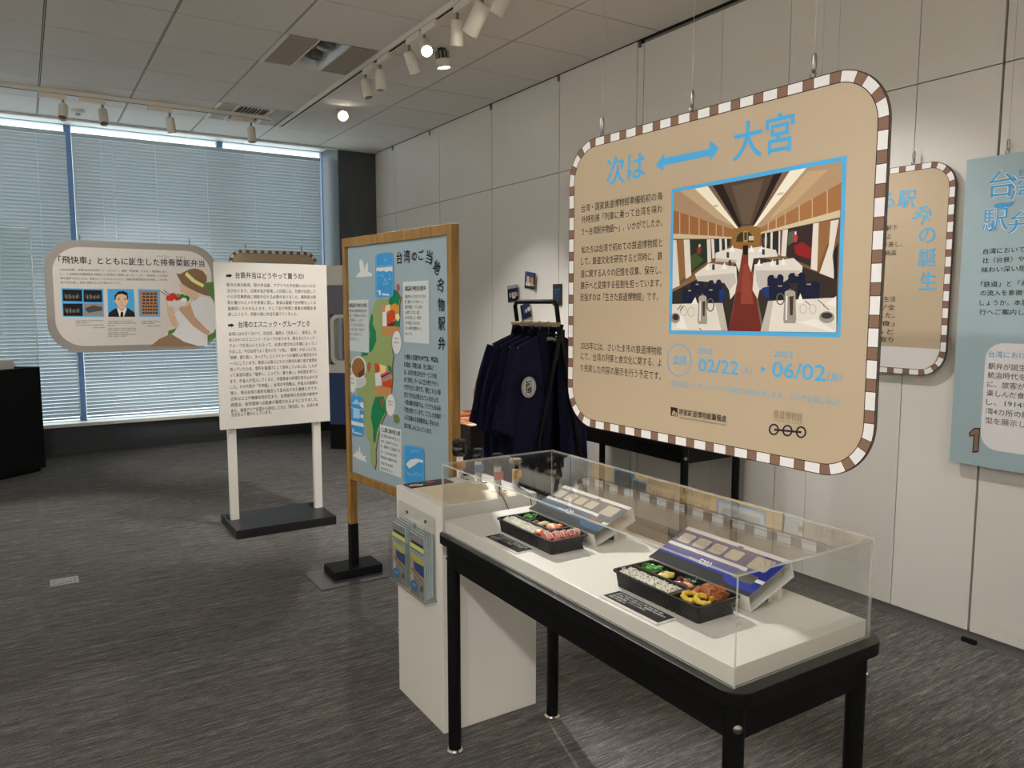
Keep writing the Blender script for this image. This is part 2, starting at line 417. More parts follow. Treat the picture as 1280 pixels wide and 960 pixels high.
f = MB(); f.box(XR-.008, XR+.02, 8.03, 8.045, 0, 2.27, STEEL); f.box(XR-.008, XR+.02, 8.785, 8.80, 0, 2.27, STEEL); f.box(XR-.008, XR+.02, 8.03, 8.80, 2.255, 2.27, STEEL)
f.build('door_frame', door)
f = MB(); f.box(XR-.065, XR+.004, 8.06, 8.26, 2.155, 2.225, STEEL); f.tube([(XR-.03, 8.16, 2.235), (XR-.16, 8.28, 2.24), (XR-.01, 8.50, 2.262)], .009, STEEL); f.cyl((XR-.03, 8.16, 2.22), (XR-.03, 8.16, 2.245), .018, STEEL)
f.build('door_closer', door)
f = MB(); f.tube([(XR+.004, 8.72, 1.0), (XR-.05, 8.72, 1.0), (XR-.05, 8.61, 1.0)], .009, STEEL); f.build('door_handle', door, smooth=True)
struct(MB().box(XL-.1, XL, YF, YB+.05, -.05, ZC+.06, WALLP).build('wall_left'))
struct(MB().box(XL-.1, XR+.1, YF-.1, YF, -.05, ZC+.06, WALLP).build('wall_front'))
# window wall
struct(MB().box(XL-.1, XR+.1, YB, YB+.12, -.05, .285, DGREY).build('wall_back'))
struct(MB().box(XL, 3.0, YB-.012, YB, 0, .09, mat('dark_skirting', (52, 54, 56), .5)).build('baseboard_back'))
struct(MB().box(XL, 3.02, 8.765, YB+.12, .285, .318, WPAINT).build('trim_3', bevel=.004))
m = MB(); m.box(XL, 3.1, YB+.10, YB+.112, .318, 3.265, GLASSM); win = struct(m.build('window_1'))
m = MB()
for x in (-4.45, -2.4, -.55, .46, 1.9, 3.06): m.box(x-.03, x+.03, YB+.07, YB+.14, .318, 3.265, mat('blue_mullion', (96, 122, 160), .5))
m.box(XL, 3.1, YB+.07, YB+.14, .300, .322, BLINDR); m.box(XL, 3.1, YB+.07, YB+.14, 3.262, 3.31, BLINDR)
m.build('window_frame', win)
m = MB(); m.box(3.035, XR, 8.40, YB+.12, 0, 3.209, COLG); m.box(3.035, XR, 8.44, YB+.12, 3.209, 3.269, COLG); struct(m.build('wall_column', bevel=.004))
# blinds
def blind(x0, x1, label):
    t = thing('venetian_blind', ((x0+x1)/2, 8.81, .32), label, 'window blind', 'blinds across the window')
    s = MB(); z = .40; a = math.radians(62); c, sn = .0195*math.cos(a), .0195*math.sin(a)
    while z < 3.12:
        for k in range(3):     # slightly cupped slat: inner edge up, outer edge down
            u0, u1 = -1+2*k/3, -1+2*(k+1)/3; b0, b1 = .0022*(1-u0*u0), .0022*(1-u1*u1)
            s.add([(x0, 8.81+c*u0, z-sn*u0+b0), (x1, 8.81+c*u0, z-sn*u0+b0), (x1, 8.81+c*u1, z-sn*u1+b1), (x0, 8.81+c*u1, z-sn*u1+b1)], [(0, 1, 2, 3)], SLAT)
        z += .0352
    s.build('slats', t)
    MB().box(x0, x1, 8.79, 8.83, 3.13, 3.17, BLINDR).build('head_rail', t)
    MB().box(x0, x1, 8.795, 8.825, .358, .374, BLINDR).build('bottom_rail', t)
    n = max(2, int((x1-x0)/.45))
    for i in range(n):
        x = x0+(x1-x0)*(i+.5)/n; MB().cyl((x, 8.788, .365), (x, 8.788, 3.14), .0015, CORDM, n=6).build('ladder_cord', t)
    MB().cyl((x0+.35, 8.775, .9), (x0+.35, 8.775, 3.14), .0025, CORDM, n=6).build('pull_cord', t)
blind(.485, 2.965, 'wide grey venetian blind between the blue gap and the dark column')
blind(-2.02, .435, 'grey venetian blind behind the black plinth at far left')
blind(-4.44, -2.06, 'venetian blind out at the left end of the window')

# ------------------------------------------------------------------ ceiling fittings
def spot(root, pos, target, e, ang=40, blend=.6, r=.03, col=WARM):
    l = bpy.data.lights.new('spotlight_beam', 'SPOT'); l.energy = e*LAMPK; l.spot_size = math.radians(ang); l.spot_blend = blend; l.shadow_soft_size = r; l.color = col
    o = bpy.data.objects.new('spotlight_beam', l); COL.objects.link(o); d = Vector(target)-Vector(pos)
    o.location = Vector(pos)-root.location; o.rotation_euler = d.to_track_quat('-Z', 'Y').to_euler(); o.parent = root
t = thing('light_track', (2.155, 4.4, ZC), 'white light track running towards the window past the square ceiling fixture', 'light track')
m = MB(); m.box(2.135, 2.175, -.4, 7.50, ZC-.032, ZC-.0005, LAMPW); m.box(2.148, 2.162, -.39, 7.49, ZC-.034, ZC-.0315, GAP); m.build('rail', t)
MB().box(2.132, 2.178, 7.50, 7.515, ZC-.035, ZC-.0005, LAMPW).build('end_cap', t)
t = thing('light_track', (0, 7.30, ZC), 'white light track running parallel to the window blinds', 'light track')
m = MB(); m.box(-4.2, 2.02, 7.28, 7.32, ZC-.032, ZC-.0005, LAMPW); m.box(-4.2, 2.01, 7.293, 7.307, ZC-.034, ZC-.0315, GAP); m.build('rail', t)
t = thing('light_track', (-.9, 1.2, ZC), 'unseen white light track added in front of the large hanging sign', 'light track')
MB().box(-.92, -.88, -3, 5.0, ZC-.032, ZC-.0005, LAMPW).build('rail', t)  # track out of view, added to carry extra spotlights
def track_spot(x, y, aim, label, axis='y', e=0, ang=40, lit=False, blend=.6, drop=.10, length=.135, rad=.036, adir=1):
    t = thing('track_spotlight', (x, y, ZC-.034), label, 'spotlight', 'spotlights on the ceiling tracks')
    z = ZC-.034; L = .17
    a = MB()
    if axis == 'y': a.box(x-.017, x+.017, y-(L if adir > 0 else .02), y+(.02 if adir > 0 else L), z-.042, z-.001, LAMPW)
    else: a.box(x-(L if adir > 0 else .02), x+(.02 if adir > 0 else L), y-.017, y+.017, z-.042, z-.001, LAMPW)
    a.build('adapter', t, bevel=.003)
    p = Vector((x, y, z-.042)); h = Vector((x, y, z-.042-drop*.55))
    MB().cyl(p, h, .009, STEEL, n=10).build('swivel_arm', t, smooth=True)
    d = (Vector(aim)-h).normalized(); b0 = h-d*.02; b1 = b0+d*length
    hd = MB(); hd.lathe([(0, 0), (rad*.8, 0), (rad, .012), (rad, length), (rad*.9, length), (rad*.86, length-.02), (0, length-.02)], b0, LAMPW, 24, d); head = hd.build('lamp_head', t, smooth=True)
    MB().cyl(b0+d*(length-.018), b0+d*(length-.012), rad*.84, LENS if lit else LENS_DIM, n=20).build('lens', head)
    if e: spot(t, b1+d*.004, aim, e, ang, blend)
    return t
TRACK_SPOTS = [
 (2.155, 5.36, (2.35, 4.9, 1.2), 'white track spotlight hanging straight down, its barrel brightly lit, next to the square fixture', dict()),
 (2.155, 5.09, (2.19, 5.05, 0), 'beige-looking track spotlight beside the brightly lit barrel', dict()),
 (2.155, 4.62, (3.3, 5.2, 1.0), 'track spotlight tilted towards the big sign, left of the glowing lamp', dict(e=24, ang=50, lit=True)),
 (2.155, 4.40, (1.25, 1.6, .9), 'glowing track spotlight that faces the camera', dict(e=190, ang=38, lit=True)),
 (2.155, 3.98, (2.75, 5.2, .0), 'track spotlight with a bright curved barrel right of the glowing lamp', dict(e=24, ang=55, lit=True)),
 (2.155, 3.70, (1.5, 5.6, .5), 'large pale track spotlight at the top edge, tilted to the left', dict(e=26, ang=50, lit=True, rad=.045, length=.17)),
 (2.155, 3.46, (1.5, 5.3, .4), 'pale track spotlight cut by the top edge of the photo', dict(e=26, ang=50, lit=True)),
]
for x, y, aim, lab, kw in TRACK_SPOTS: track_spot(x, y, aim, lab, **kw)
for x, aim, lab, kw in [(.36, (.0, 5.6, .0), 'leftmost spotlight on the track along the window', dict(e=44, ang=50)),
                        (.64, (.75, 5.9, .0), 'second spotlight from the left on the track along the window', dict()),
                        (1.15, (1.55, 7.7, .4), 'middle spotlight on the window track with a glowing rim', dict(e=22, ang=46, lit=True)),
                        (1.83, (1.9, 7.1, .5), 'rightmost spotlight on the window track, under the air grille', dict(e=16, ang=46))]:
    track_spot(x, 7.30, aim, lab, axis='x', **kw)
# unseen third-track spotlights, added to light the signs, table and floor
for y, aim, lab, e, ang in [(.6, (1.67, 1.3, 1.6), 'unseen track spotlight in front of the right half of the large sign', 25, 50),
                       (2.0, (1.66, 1.9, 1.6), 'unseen track spotlight in front of the left half of the large sign', 27, 50),
                       (3.4, (1.5, 3.5, 1.3), 'unseen track spotlight added in front of the pine framed map board', 34, 50),
                       (4.6, (1.4, 5.25, 1.2), 'unseen track spotlight added in front of the white text panel', 43, 46),
                       (4.95, (.9, 8.2, 1.6), 'unseen track spotlight added to brighten the sign by the blinds', 105, 30),
                       (-1.6, (-1.5, 2.5, 0), 'unseen track spotlight added to brighten the empty floor at left', 90, 80),
                       (-.4, (1.5, 1.0, .8), 'unseen track spotlight added to brighten the near end of the display table', 36, 44)]:
    track_spot(-.9, y, aim, lab, e=e, ang=ang, lit=True)
for y, aim, lab, e, ang in [(.3, (3.35, .9, 1.3), 'unseen track spotlight added to brighten the pale blue wall board', 15, 60), (2.94, (3.4, 2.15, 1.35), 'track spotlight aimed at the striped wall sign', 38, 58), (2.3, (3.42, 3.5, 1.7), 'unseen track spotlight added to brighten the golden wall board', 60, 50)]:
    track_spot(2.155, y, aim, lab, e=e, ang=ang, blend=.9, lit=True)  # lamps on the blue and golden boards are unseen and added
for x, y, aim, lab in [(-2.6, -1.5, (-4.5, -1.5, 1.9), 'unseen fill spotlight added near the rear left corner of the room'), (-2.6, 1.5, (-4.5, 1.5, 1.9), 'unseen fill spotlight added over the middle of the left wall'), (-2.6, 4.5, (-4.5, 4.5, 1.9), 'unseen fill spotlight added towards the window end of the left wall'), (-.9, -2.2, (-.9, -3.6, 1.9), 'unseen fill spotlight added over the rear wall'), (1.8, -2.2, (1.8, -3.6, 1.9), 'unseen fill spotlight added at the right of the rear wall')]:
    track_spot(x, y, aim, lab, e=FILL_WASH, ang=110, lit=True)  # unseen lamps, added so the walls bounce fill into the room
def downlight(x, y, aim, label, e):
    t = thing('gimbal_downlight', (x, y, ZC), label, 'downlight', 'gimbal downlights in the ceiling')
    MB().lathe([(.03, -.004), (.075, -.006), (.078, 0), (.03, 0)], (x, y, ZC), LAMPW, 28).build('flange', t, smooth=True)
    d = (Vector(aim)-Vector((x, y, ZC))).normalized(); b = Vector((x, y, ZC-.02)); a = MB()
    s1 = d.orthogonal().normalized(); s2 = d.cross(s1)
    for k in range(10):
        an = 2*PI*k/10; o = (s1*math.cos(an)+s2*math.sin(an))*.042; a.cyl(b+o, b+o+d*.06, .006, STEEL, n=6)
    a.cyl(b-d*.02, b+d*.055, .03, BLACKT, n=14); a.build('heat_sink', t)
    hd = MB(); hd.lathe([(0, .05), (.048, .05), (.05, .055), (.05, .105), (.043, .105), (.043, .098), (0, .098)], b, LAMPW, 28, d); head = hd.build('lamp_head', t, smooth=True)
    ln = MB()
    for k in range(7):
        o = Vector((0, 0, 0)) if k == 6 else (s1*math.cos(PI*k/3)+s2*math.sin(PI*k/3))*.027
        ln.cyl(b+o+d*.099, b+o+d*.106, .0125, LENS, n=12)
    ln.build('led_cluster', head); spot(t, b+d*.12, aim, e, 60)
downlight(2.465, 6.70, (1.6, 3.0, .9), 'gimbal downlight whose lit cluster faces the camera, near the dark column', 45)
downlight(2.465, 4.77, (2.95, 4.9, 0), 'gimbal downlight seen from the side, right of the glowing spotlight', 30)
# recessed square fixture with louvred sides
t = thing('recessed_ceiling_light', (1.82, 5.375, ZC), 'square ceiling fixture with ribbed side panels and two round lamps', 'ceiling light')
RIB = mat('ribbed_beige', (168, 158, 142), .6)
for x0, x1 in ((1.53, 1.715), (1.935, 2.125)):
    m = MB(); n = 22
    for k in range(n):
        y0 = 5.06+.63*k/n; m.box(x0, x1, y0, y0+.63/n*.62, ZC-.003, ZC+.012, RIB)
    m.box(x0, x1, 5.055, 5.695, ZC+.008, ZC+.018, RIB); m.build('ribbed_panel', t)
m = MB(); m.box(1.497, 1.525, 5.055, 5.695, ZC-.006, ZC+.018, LAMPW); m.box(1.715, 1.725, 5.055, 5.695, ZC-.006, ZC+.018, LAMPW); m.box(1.925, 1.935, 5.055, 5.695, ZC-.006, ZC+.018, LAMPW); m.box(2.125, 2.132, 5.055, 5.695, ZC-.004, ZC+.018, TBAR); m.build('trim_bar', t)
REFL = mat('satin_reflector', (226, 230, 232), .3)
m = MB(); m.add([(1.725, 5.055, ZC), (1.925, 5.055, ZC), (1.925, 5.695, ZC), (1.725, 5.695, ZC), (1.775, 5.11, ZC+.09), (1.875, 5.11, ZC+.09), (1.875, 5.64, ZC+.09), (1.775, 5.64, ZC+.09)], [(0, 1, 5, 4), (1, 2, 6, 5), (2, 3, 7, 6), (3, 0, 4, 7), (4, 5, 6, 7)], REFL); m.build('reflector', t)
for y in (5.23, 5.50): MB().lathe([(0, .0), (.05, .002), (.062, .012), (.066, .04), (.06, .06)], (1.825, y, ZC+.006), STEEL, 24).build('round_lamp', t, smooth=True)
t = thing('air_diffuser', (1.82, 7.32, ZC), 'square air conditioning grille between beige panels at the end of the track', 'air vent')
m = MB(); m.box(1.53, 1.66, 7.005, 7.645, ZC-.0002, ZC+.018, RIB); m.box(1.97, 2.125, 7.005, 7.645, ZC-.0002, ZC+.018, RIB); m.build('side_panel', t)
m = MB(); m.box(1.497, 1.53, 7.005, 7.645, ZC-.0003, ZC+.018, LAMPW); m.box(1.66, 1.68, 7.05, 7.6, ZC-.0003, ZC+.018, LAMPW); m.box(1.95, 1.97, 7.05, 7.6, ZC-.0003, ZC+.018, LAMPW); m.box(1.66, 1.97, 7.03, 7.05, ZC-.0003, ZC+.018, LAMPW); m.box(1.66, 1.97, 7.6, 7.62, ZC-.0003, ZC+.018, LAMPW); m.box(1.66, 1.97, 7.005, 7.03, ZC-.0002, ZC+.018, RIB); m.box(1.66, 1.97, 7.62, 7.645, ZC-.0002, ZC+.018, RIB)
m.build('frame', t)
m = MB(); m.box(1.68, 1.95, 7.05, 7.6, ZC+.05, ZC+.06, BLACKP)
for k in range(9):
    x = 1.695+.03*k; m.add([(x, 7.05, ZC), (x+.004, 7.05, ZC), (x+.018, 7.05, ZC+.025), (x+.014, 7.05, ZC+.025), (x, 7.6, ZC), (x+.004, 7.6, ZC), (x+.018, 7.6, ZC+.025), (x+.014, 7.6, ZC+.025)], [(0, 1, 2, 3), (4, 7, 6, 5), (0, 4, 5, 1), (1, 5, 6, 2), (2, 6, 7, 3), (3, 7, 4, 0)], LAMPW)
m.build('vane', t)
t = thing('smoke_detector', (.5, 7.95, ZC), 'small round white detector on the ceiling between the window track and blinds', 'smoke detector')
MB().lathe([(.055, 0), (.055, -.02), (.045, -.032), (0, -.034)], (.5, 7.95, ZC), LAMPW, 24).build('housing', t, smooth=True); MB().cyl((.5, 7.95, ZC-.033), (.5, 7.95, ZC-.045), .02, STEEL).build('sensor', t)
t = thing('floor_outlet', (.107, 4.72, 0), 'pale grey outlet plate set in the carpet at left', 'floor outlet')
MB().zprism(rrect(.04, .175, 4.665, 4.785, .008, 3), .001, .004, mat('outlet_grey', (142, 146, 144), .5)).build('cover_plate', t)
m = MB(); m.box(.058, .060, 4.68, 4.77, .004, .0046, GAP); m.box(.155, .157, 4.68, 4.77, .004, .0046, GAP)
for k in range(4): m.box(.075+.018*k, .087+.018*k, 4.684+.006*k, 4.692+.006*k, .004, .0046, GAP)
m.build('socket_slot', t)

# ------------------------------------------------------------------ hanging signs
def slab(plane, poly, t, m, ms, name, parent):
    b = MB(); b.prism(poly, lambda a, c, d: plane.at(a, c, d), -t, 0, m, ms); return b.build(name, parent)
CARD_EDGE = mat('board_edge', (92, 84, 78), .7)
TANP = mat('tan_print', TAN, .5, spec=.35)
# the big sign
P = Plane((1.65, 2.228, 1.073), (.035, -1.17, 0)); W, H = 1.1705, .985
big = thing('hanging_sign', (1.668, 1.64, 1.073), 'large tan sign with striped edge and dining car photo, hanging above the table', 'hanging sign')
slab(P, rrect(0, W, 0, H, .14, 12), .009, TANP, CARD_EDGE, 'board', big)
stripe_border(P, W, H, .14, .027, .0445, .0305, big)
hang(big, [P.at(.17, H, -.004), P.at(.565, H, -.004), P.at(.965, H, -.004)], ZC)
a = Art(P)
a.tpx('次は', (758, 233), (806, 224), 34, BLUE, bold=.012)
a.flush('title_lettering', big)
a.tpx('大宮', (916, 203), (992, 188), 46, BLUE, bold=.012)
a.flush('title_lettering', big)
a2 = Art(P, px=lambda x, y: (x, y))
a2.poly([(820, 207), (830, 191.5), (831, 197.5), (887, 186), (888, 176), (899, 185.5), (888, 201), (887, 195), (830, 207), (829, 214)], BLUE)
a2.build('arrow', big)
body = [('台湾・国家鉄道博物館準備処初の海', (727, 268), (828, 248)), ('外特別展「列車に乗って台湾を味わ', (727, 282), (828, 264)), ('う〜台湾駅弁物語〜」、いかがでしたか。', (727, 297), (828, 281)),
        ('私たちは台湾で初めての鉄道博物館と', (727, 319), (828, 307)), ('して、鉄道文化を研究すると同時に、鉄', (726.5, 334), (828, 323)), ('道に関する人々の記憶を収集、保存し、', (726, 349), (827, 341)), ('展示へと変換する役割を担っています。', (726, 363), (827, 358)), ('目指すのは「生きた鉄道博物館」です。', (726, 377.5), (823, 375)),
        ('2025年には、さいたま市の鉄道博物館', (726, 438), (827, 443)), ('にて、台湾の列車と食文化に関する、よ', (726, 451), (827, 458)), ('り充実した内容の展示を行う予定です。', (726, 465), (826, 475))]
for i, (s_, l, r) in enumerate(body):
    a.tpx(s_, l, r, 9.6, INKB)
    if i in (2, 7): a.flush('body_lettering', big)
a.flush('body_lettering', big)
a.tpx('会期', (841, 456), (858, 457), 12, BLUE)
a.flush('period_lettering', big)
a.tpx('2025', (872.5, 442.5), (891, 444), 9, BLUE); a.tpx('02/22', (873, 467), (923, 470), 21, BLUE, bold=.008); a.tpx('（土）', (926, 467), (940, 468), 9.5, BLUE)
a.flush('date_lettering', big)
a.tpx('2025', (967.5, 447), (991, 448.5), 10, BLUE); a.tpx('06/02', (965, 474), (1032, 479), 25, BLUE, bold=.008); a.tpx('（月）', (1034, 477), (1052, 478), 11, BLUE)
a.flush('date_lettering', big)
a.tpx('詳細は追ってホームページやSNSでお知らせします。どうぞお楽しみに!', (839, 485), (1049, 505), 8, (110, 182, 216))
a.flush('notice_lettering', big)
a.tpx('國家鐵道博物館籌備處', (849, 520), (908, 527), 8, INKB, bold=.01); a.tpx('PREPARATORY OFFICE OF NATIONAL RAILWAY MUSEUM', (849, 524.5), (908, 531.5), 2.6, INKB)
a.flush('museum_name', big)
a.tpx('鉄道博物館', (967, 523.5), (1003, 527), 10.5, (138, 118, 92)); a.tpx('THE RAILWAY MUSEUM', (968, 527), (1003, 530.3), 2.6, (138, 118, 92))
a.build('museum_name', big)
a = Art(P, px=lambda x, y: (x, y))
a.ring(849, 450, 15, 20.5, .9, BLUE); a.flush('period_circle', big); a.poly([(951.5, 457), (951.5, 466), (957.5, 461.5)], BLUE); a.flush('date_pointer', big)
a.poly([(838.5, 508.5), (847, 510), (847, 521), (838.5, 519.5)], (48, 42, 42)); a.poly([(840, 519), (841, 514), (843.5, 513), (844.5, 520.3), (843.3, 520), (842.5, 516), (841.5, 519.5)], TAN); a.poly([(844.5, 514.5), (846, 516), (846, 520.8), (845.2, 520.6)], TAN); a.flush('museum_emblem', big)
for cx, cy, r in ((967.5, 536.8, 7.0), (984.5, 538.3, 7.0), (1001.5, 540.2, 7.2)): a.ring(cx, cy, r*.92, r*1.04, 2.1, (48, 40, 44))
a.line([(968, 537), (1002, 540.3)], 2.6, (48, 40, 44)); a.line([(979, 538.5), (990, 539)], 2, (48, 40, 44))
a.build('wheel_emblem', big)
# the dining car photograph on it (pixels of the printed picture itself)
a = Art(P, px=lambda x, y: (820+x/4, 190+y/4))
def q(rgb, *c): a.poly(list(zip(c[::2], c[1::2])), rgb)
q(BLUE, 78,187, 955,17, 922,927, 65,910)
q((136,104,74), 90,203, 932,47, 906,902, 80,892)
q((172,142,112), 90,203, 195,183, 400,380, 385,386, 89,292); q((182,150,116), 755,79, 932,47, 929,152, 525,380, 505,372)
q((196,168,134), 120,196, 195,183, 380,368, 300,330); q((198,166,128), 760,95, 860,90, 700,250, 560,345)
q((84,68,56), 335,160, 590,110, 480,368, 425,372); q((104,86,70), 380,170, 540,135, 470,360, 435,360)
q((42,32,27), 268,170, 335,160, 428,372, 412,380); q((42,32,27), 590,110, 640,100, 495,362, 480,370)
q((128,98,84), 262,172, 285,168, 414,378, 410,380); q((128,98,84), 632,103, 662,96, 498,362, 493,366)
q((250,242,214), 195,184, 260,171, 412,380, 402,382); q((250,242,220), 670,95, 755,79, 505,370, 488,373)
q((214,200,168), 285,268, 305,262, 312,272, 292,280); q((214,200,168), 610,205, 640,200, 636,212, 606,218)
q((154,104,62), 89,292, 385,386, 380,426, 88,410); q((164,114,70), 929,152, 923,292, 525,405, 525,378)
for x0,y0,y1 in ((118,302,412),(165,318,415),(215,333,418),(260,348,420),(300,360,422),(335,370,424)): q((206,176,138), x0,y0, x0+4,y0+1, x0+4,y1, x0,y1)
for x0,y0,y1 in ((855,192,312),(780,232,333),(715,265,352),(645,302,370),(600,325,382),(560,348,393)): q((206,176,138), x0,y0, x0+5,y0-2, x0+5,y1, x0,y1)
q((210,190,158), 88,408, 380,425, 380,433, 88,434); q((214,194,160), 923,290, 921,326, 525,412, 525,402)
q((146,106,54), 380,386, 525,378, 520,482, 380,482); q((66,52,34), 402,450, 405,425, 420,405, 445,396, 470,402, 488,425, 490,450); q((170,140,80), 438,395, 460,395, 460,450, 438,450); q((60,60,40), 443,402, 456,402, 456,440, 443,440); q((200,190,170), 465,420, 490,420, 490,442, 465,442); q((28,24,26), 436,468, 462,465, 460,520, 438,520)
q((112,84,56), 88,434, 380,433, 380,486, 290,548, 180,624, 86,684)
q((146,104,62), 108,440, 142,440, 150,620, 112,655); q((44,52,40), 168,438, 258,437, 258,548, 174,608); q((70,84,48), 175,520, 200,505, 240,540, 176,600); q((150,44,44), 208,480, 222,470, 228,490, 220,512, 206,505); q((220,214,208), 216,462, 224,460, 224,474, 214,476)
q((40,46,44), 290,434, 372,434, 372,470, 296,510)
for c in ((140,438,170,438,178,618,150,636), (256,437,274,436,278,548,260,556), (88,440,104,440,120,668,84,684), (278,436,292,436,296,530,284,534), (318,434,330,434,332,505,320,510), (345,434,356,434,358,488,348,492)): q((226,216,204), *c)
q((124,90,58), 525,412, 921,326, 908,640, 735,575, 520,490)
q((58,44,42), 660,384, 790,358, 786,576, 650,522); q((140,38,36), 690,470, 735,450, 780,480, 784,540, 700,512); q((86,96,78), 665,400, 700,392, 690,450, 660,470); q((190,60,56), 688,420, 700,400, 712,425, 705,450, 690,452); q((226,226,220), 696,400, 704,396, 704,412, 696,414)
q((150,106,66), 815,352, 876,344, 872,430, 806,592); q((50,46,44), 530,408, 628,392, 622,518, 532,474); q((120,110,96), 540,430, 560,428, 558,468, 542,466)
for c in ((788,358,816,354,808,596,776,584), (876,345,916,338,884,520,896,636,818,612,866,470), (636,391,662,386,652,522,628,520), (575,402,586,400,584,500,574,498), (548,406,556,405,554,486,546,484), (616,396,624,394,622,516,614,516)): q((230,220,208), *c)
q((30,32,40), 890,500, 912,450, 908,636, 892,640)
q((54,46,40), 84,700, 200,640, 400,560, 436,515, 365,893, 80,892); q((58,48,42), 470,515, 740,575, 908,640, 905,745, 560,745, 530,896)
q((132,58,44), 436,515, 470,515, 532,897, 364,893); q((112,46,36), 400,700, 510,700, 532,897, 364,893); q((146,70,54), 440,560, 462,560, 490,760, 425,760)
q((112,104,92), 425,570, 432,540, 380,830, 366,893); q((112,104,92), 472,530, 478,560, 540,880, 531,896)
WH = (228,220,208); SH = (196,188,178)
q(WH, 300,505, 380,478, 436,488, 430,530, 418,600, 400,552, 300,545); q(SH, 300,530, 410,540, 400,552, 300,548)
q(WH, 196,610, 270,556, 404,572, 408,650, 398,706, 374,738, 368,690, 345,655, 210,645); q(SH, 205,622, 396,606, 404,650, 372,690, 345,655, 210,645)
q(WH, 464,482, 520,474, 602,490, 612,522, 490,532, 478,602, 464,562); q(WH, 495,562, 690,530, 736,572, 732,602, 640,640, 520,690, 510,734, 485,690); q(SH, 500,592, 732,592, 640,650, 520,690, 505,650)
for x,y in ((262,580),(345,575),(520,560),(585,560),(640,555),(480,490),(530,490),(385,490)): q((244,240,232), x-16,y+10, x,y-24, x+14,y+10)
for x,y in ((290,575),(372,555),(530,545),(610,550),(362,515),(540,500)): q((64,58,56), x-7,y+14, x-6,y-14, x+6,y-14, x+7,y+14)
def chair(x0, y0, x1, y1):
    w_ = x1-x0; q((30,33,54), x0,y1, x0,y0+12, x0+w_*.12,y0, x0+w_*.35,y0-2, x0+w_*.42,y0+8, x0+w_*.6,y0+8, x0+w_*.68,y0-4, x0+w_*.88,y0-4, x1,y0+10, x1-4,y1)
    q((172,160,150), x0+w_*.4,y0+9, x0+w_*.62,y0+9, x0+w_*.6,y0+15, x0+w_*.43,y0+15)
chair(174, 650, 243, 710); chair(262, 642, 332, 735); chair(133, 682, 208, 752); chair(234, 678, 318, 748); q((34,52,110), 318,690, 354,688, 340,748, 320,748)
chair(560, 616, 642, 670); chair(664, 606, 750, 655); chair(568, 658, 676, 736); chair(710, 650, 822, 735); q((36,56,116), 532,680, 566,672, 570,730, 548,730)
q((230,222,208), 84,760, 336,755, 362,893, 80,892); q((198,188,174), 300,757, 336,755, 362,893, 330,893); q((232,224,210), 565,745, 905,728, 905,902, 526,897); q((196,188,176), 565,745, 590,744, 566,897, 526,897)
for c in ((180,760,200,725,212,760), (100,880,132,800,160,885), (708,760,725,706,742,752), (712,850,800,835,900,895,880,900), (850,760,905,720,905,775)): q((244,238,228), *c)
for x0,x1,y0,y1 in ((212,262,738,860), (640,708,712,856)):
    w_ = x1-x0; q((160,152,140), x0+w_*.1,y0, x1-w_*.1,y0, x1-w_*.05,y1-20, x1-w_*.1,y1, x0+w_*.05,y1, x0,y1-20); q((70,56,44), x0+w_*.45,y0+6, x0+w_*.75,y0+6, x0+w_*.7,y1-40, x0+w_*.5,y1-40); q((238,234,226), x0+w_*.2,y0+6, x0+w_*.32,y0+6, x0+w_*.28,y1-15, x0+w_*.16,y1-15)
    a.ell((x0+x1)/2, y0-6, w_*.4, 16, (176,168,154)); a.ell((x0+x1)/2, y0-24, 5, 6, (120,110,98))
a.ring(276, 765, 20, 34, 6, (110,100,88)); a.ring(626, 735, 22, 30, 6, (110,100,88))
a.ell(100, 830, 24, 26, (150,144,134)); a.ell(102, 826, 16, 16, (60,54,50)); a.ell(858, 826, 38, 30, (156,150,140)); a.ell(858, 818, 28, 16, (62,56,52))
for x,y in ((740,785),(788,785),(180,800),(142,795)): a.ring(x, y, 18, 24, 3, (180,176,168))
for c in ((110,790,130,765), (125,795,142,768), (815,740,845,765), (840,765,870,790), (750,745,775,765), (220,880,232,890)): a.line([(c[0],c[1]),(c[2],c[3])], 4, (90,84,78))
a.build('dining_car_photo', big)

# the striped sign on the right wall, partly behind the big one
P = Plane((3.447, 2.572, 1.178), (0, -1, 0)); W, H = .727, .955
t = thing('hanging_sign', (3.452, 2.21, 1.178), 'smaller tan striped sign against the right wall, partly hidden by the large sign', 'hanging sign')
slab(P, rrect(0, W, 0, H, .12, 10), .012, TANP, CARD_EDGE, 'board', t); stripe_border(P, W, H, .12, .026, .0445, .0305, t)
hang(t, [P.at(.53, H, -.004), P.at(.12, H, -.004)], ZC)
a = Art(P); a.poly([(.0285, .13), (W-.0285, .125), (W-.0285, .12), (W-.05, .06), (W-.09, .031), (W-.12, .0285), (.12, .0285), (.06, .05), (.0285, .1)], (232, 226, 220)); a.build('lower_band', t)
a = Art(P, .0012)
for ch, x, y, rot in (('る', 1109, 251, .1), ('駅', 1134, 249, -.1), ('弁', 1154, 268, -.55), ('の', 1159, 294, -.1), ('誕', 1159, 322, 0), ('生', 1160, 351, 0)):
    u, v = P.uv(x, y); a.text(ch, u, v, .082, (96, 180, 226), rot=rot, bold=.006, center=True)
for i, ch in enumerate('台湾におけ'): a.text(ch, .08+.07*i, .77+.02*math.sin(i), .07, (96, 180, 226), center=True, bold=.006)
a.flush('title_lettering', t)
rows = ['駅で弁当を売る人たちが軒下', 'に並び、乗客が食物を運ぶ', '姿を見てきました。行き来し、', '人々の暮らしと、様々な商品', 'の味を知らねば、どれ', 'もおいしいランチ!タパ', 'スとも言える」', '（1924）より']
for i, s_ in enumerate(rows): a.text(s_, .10, .665-.038*i, .026, INKB, w=.4*len(s_)/14)
a.flush('body_lettering', t)
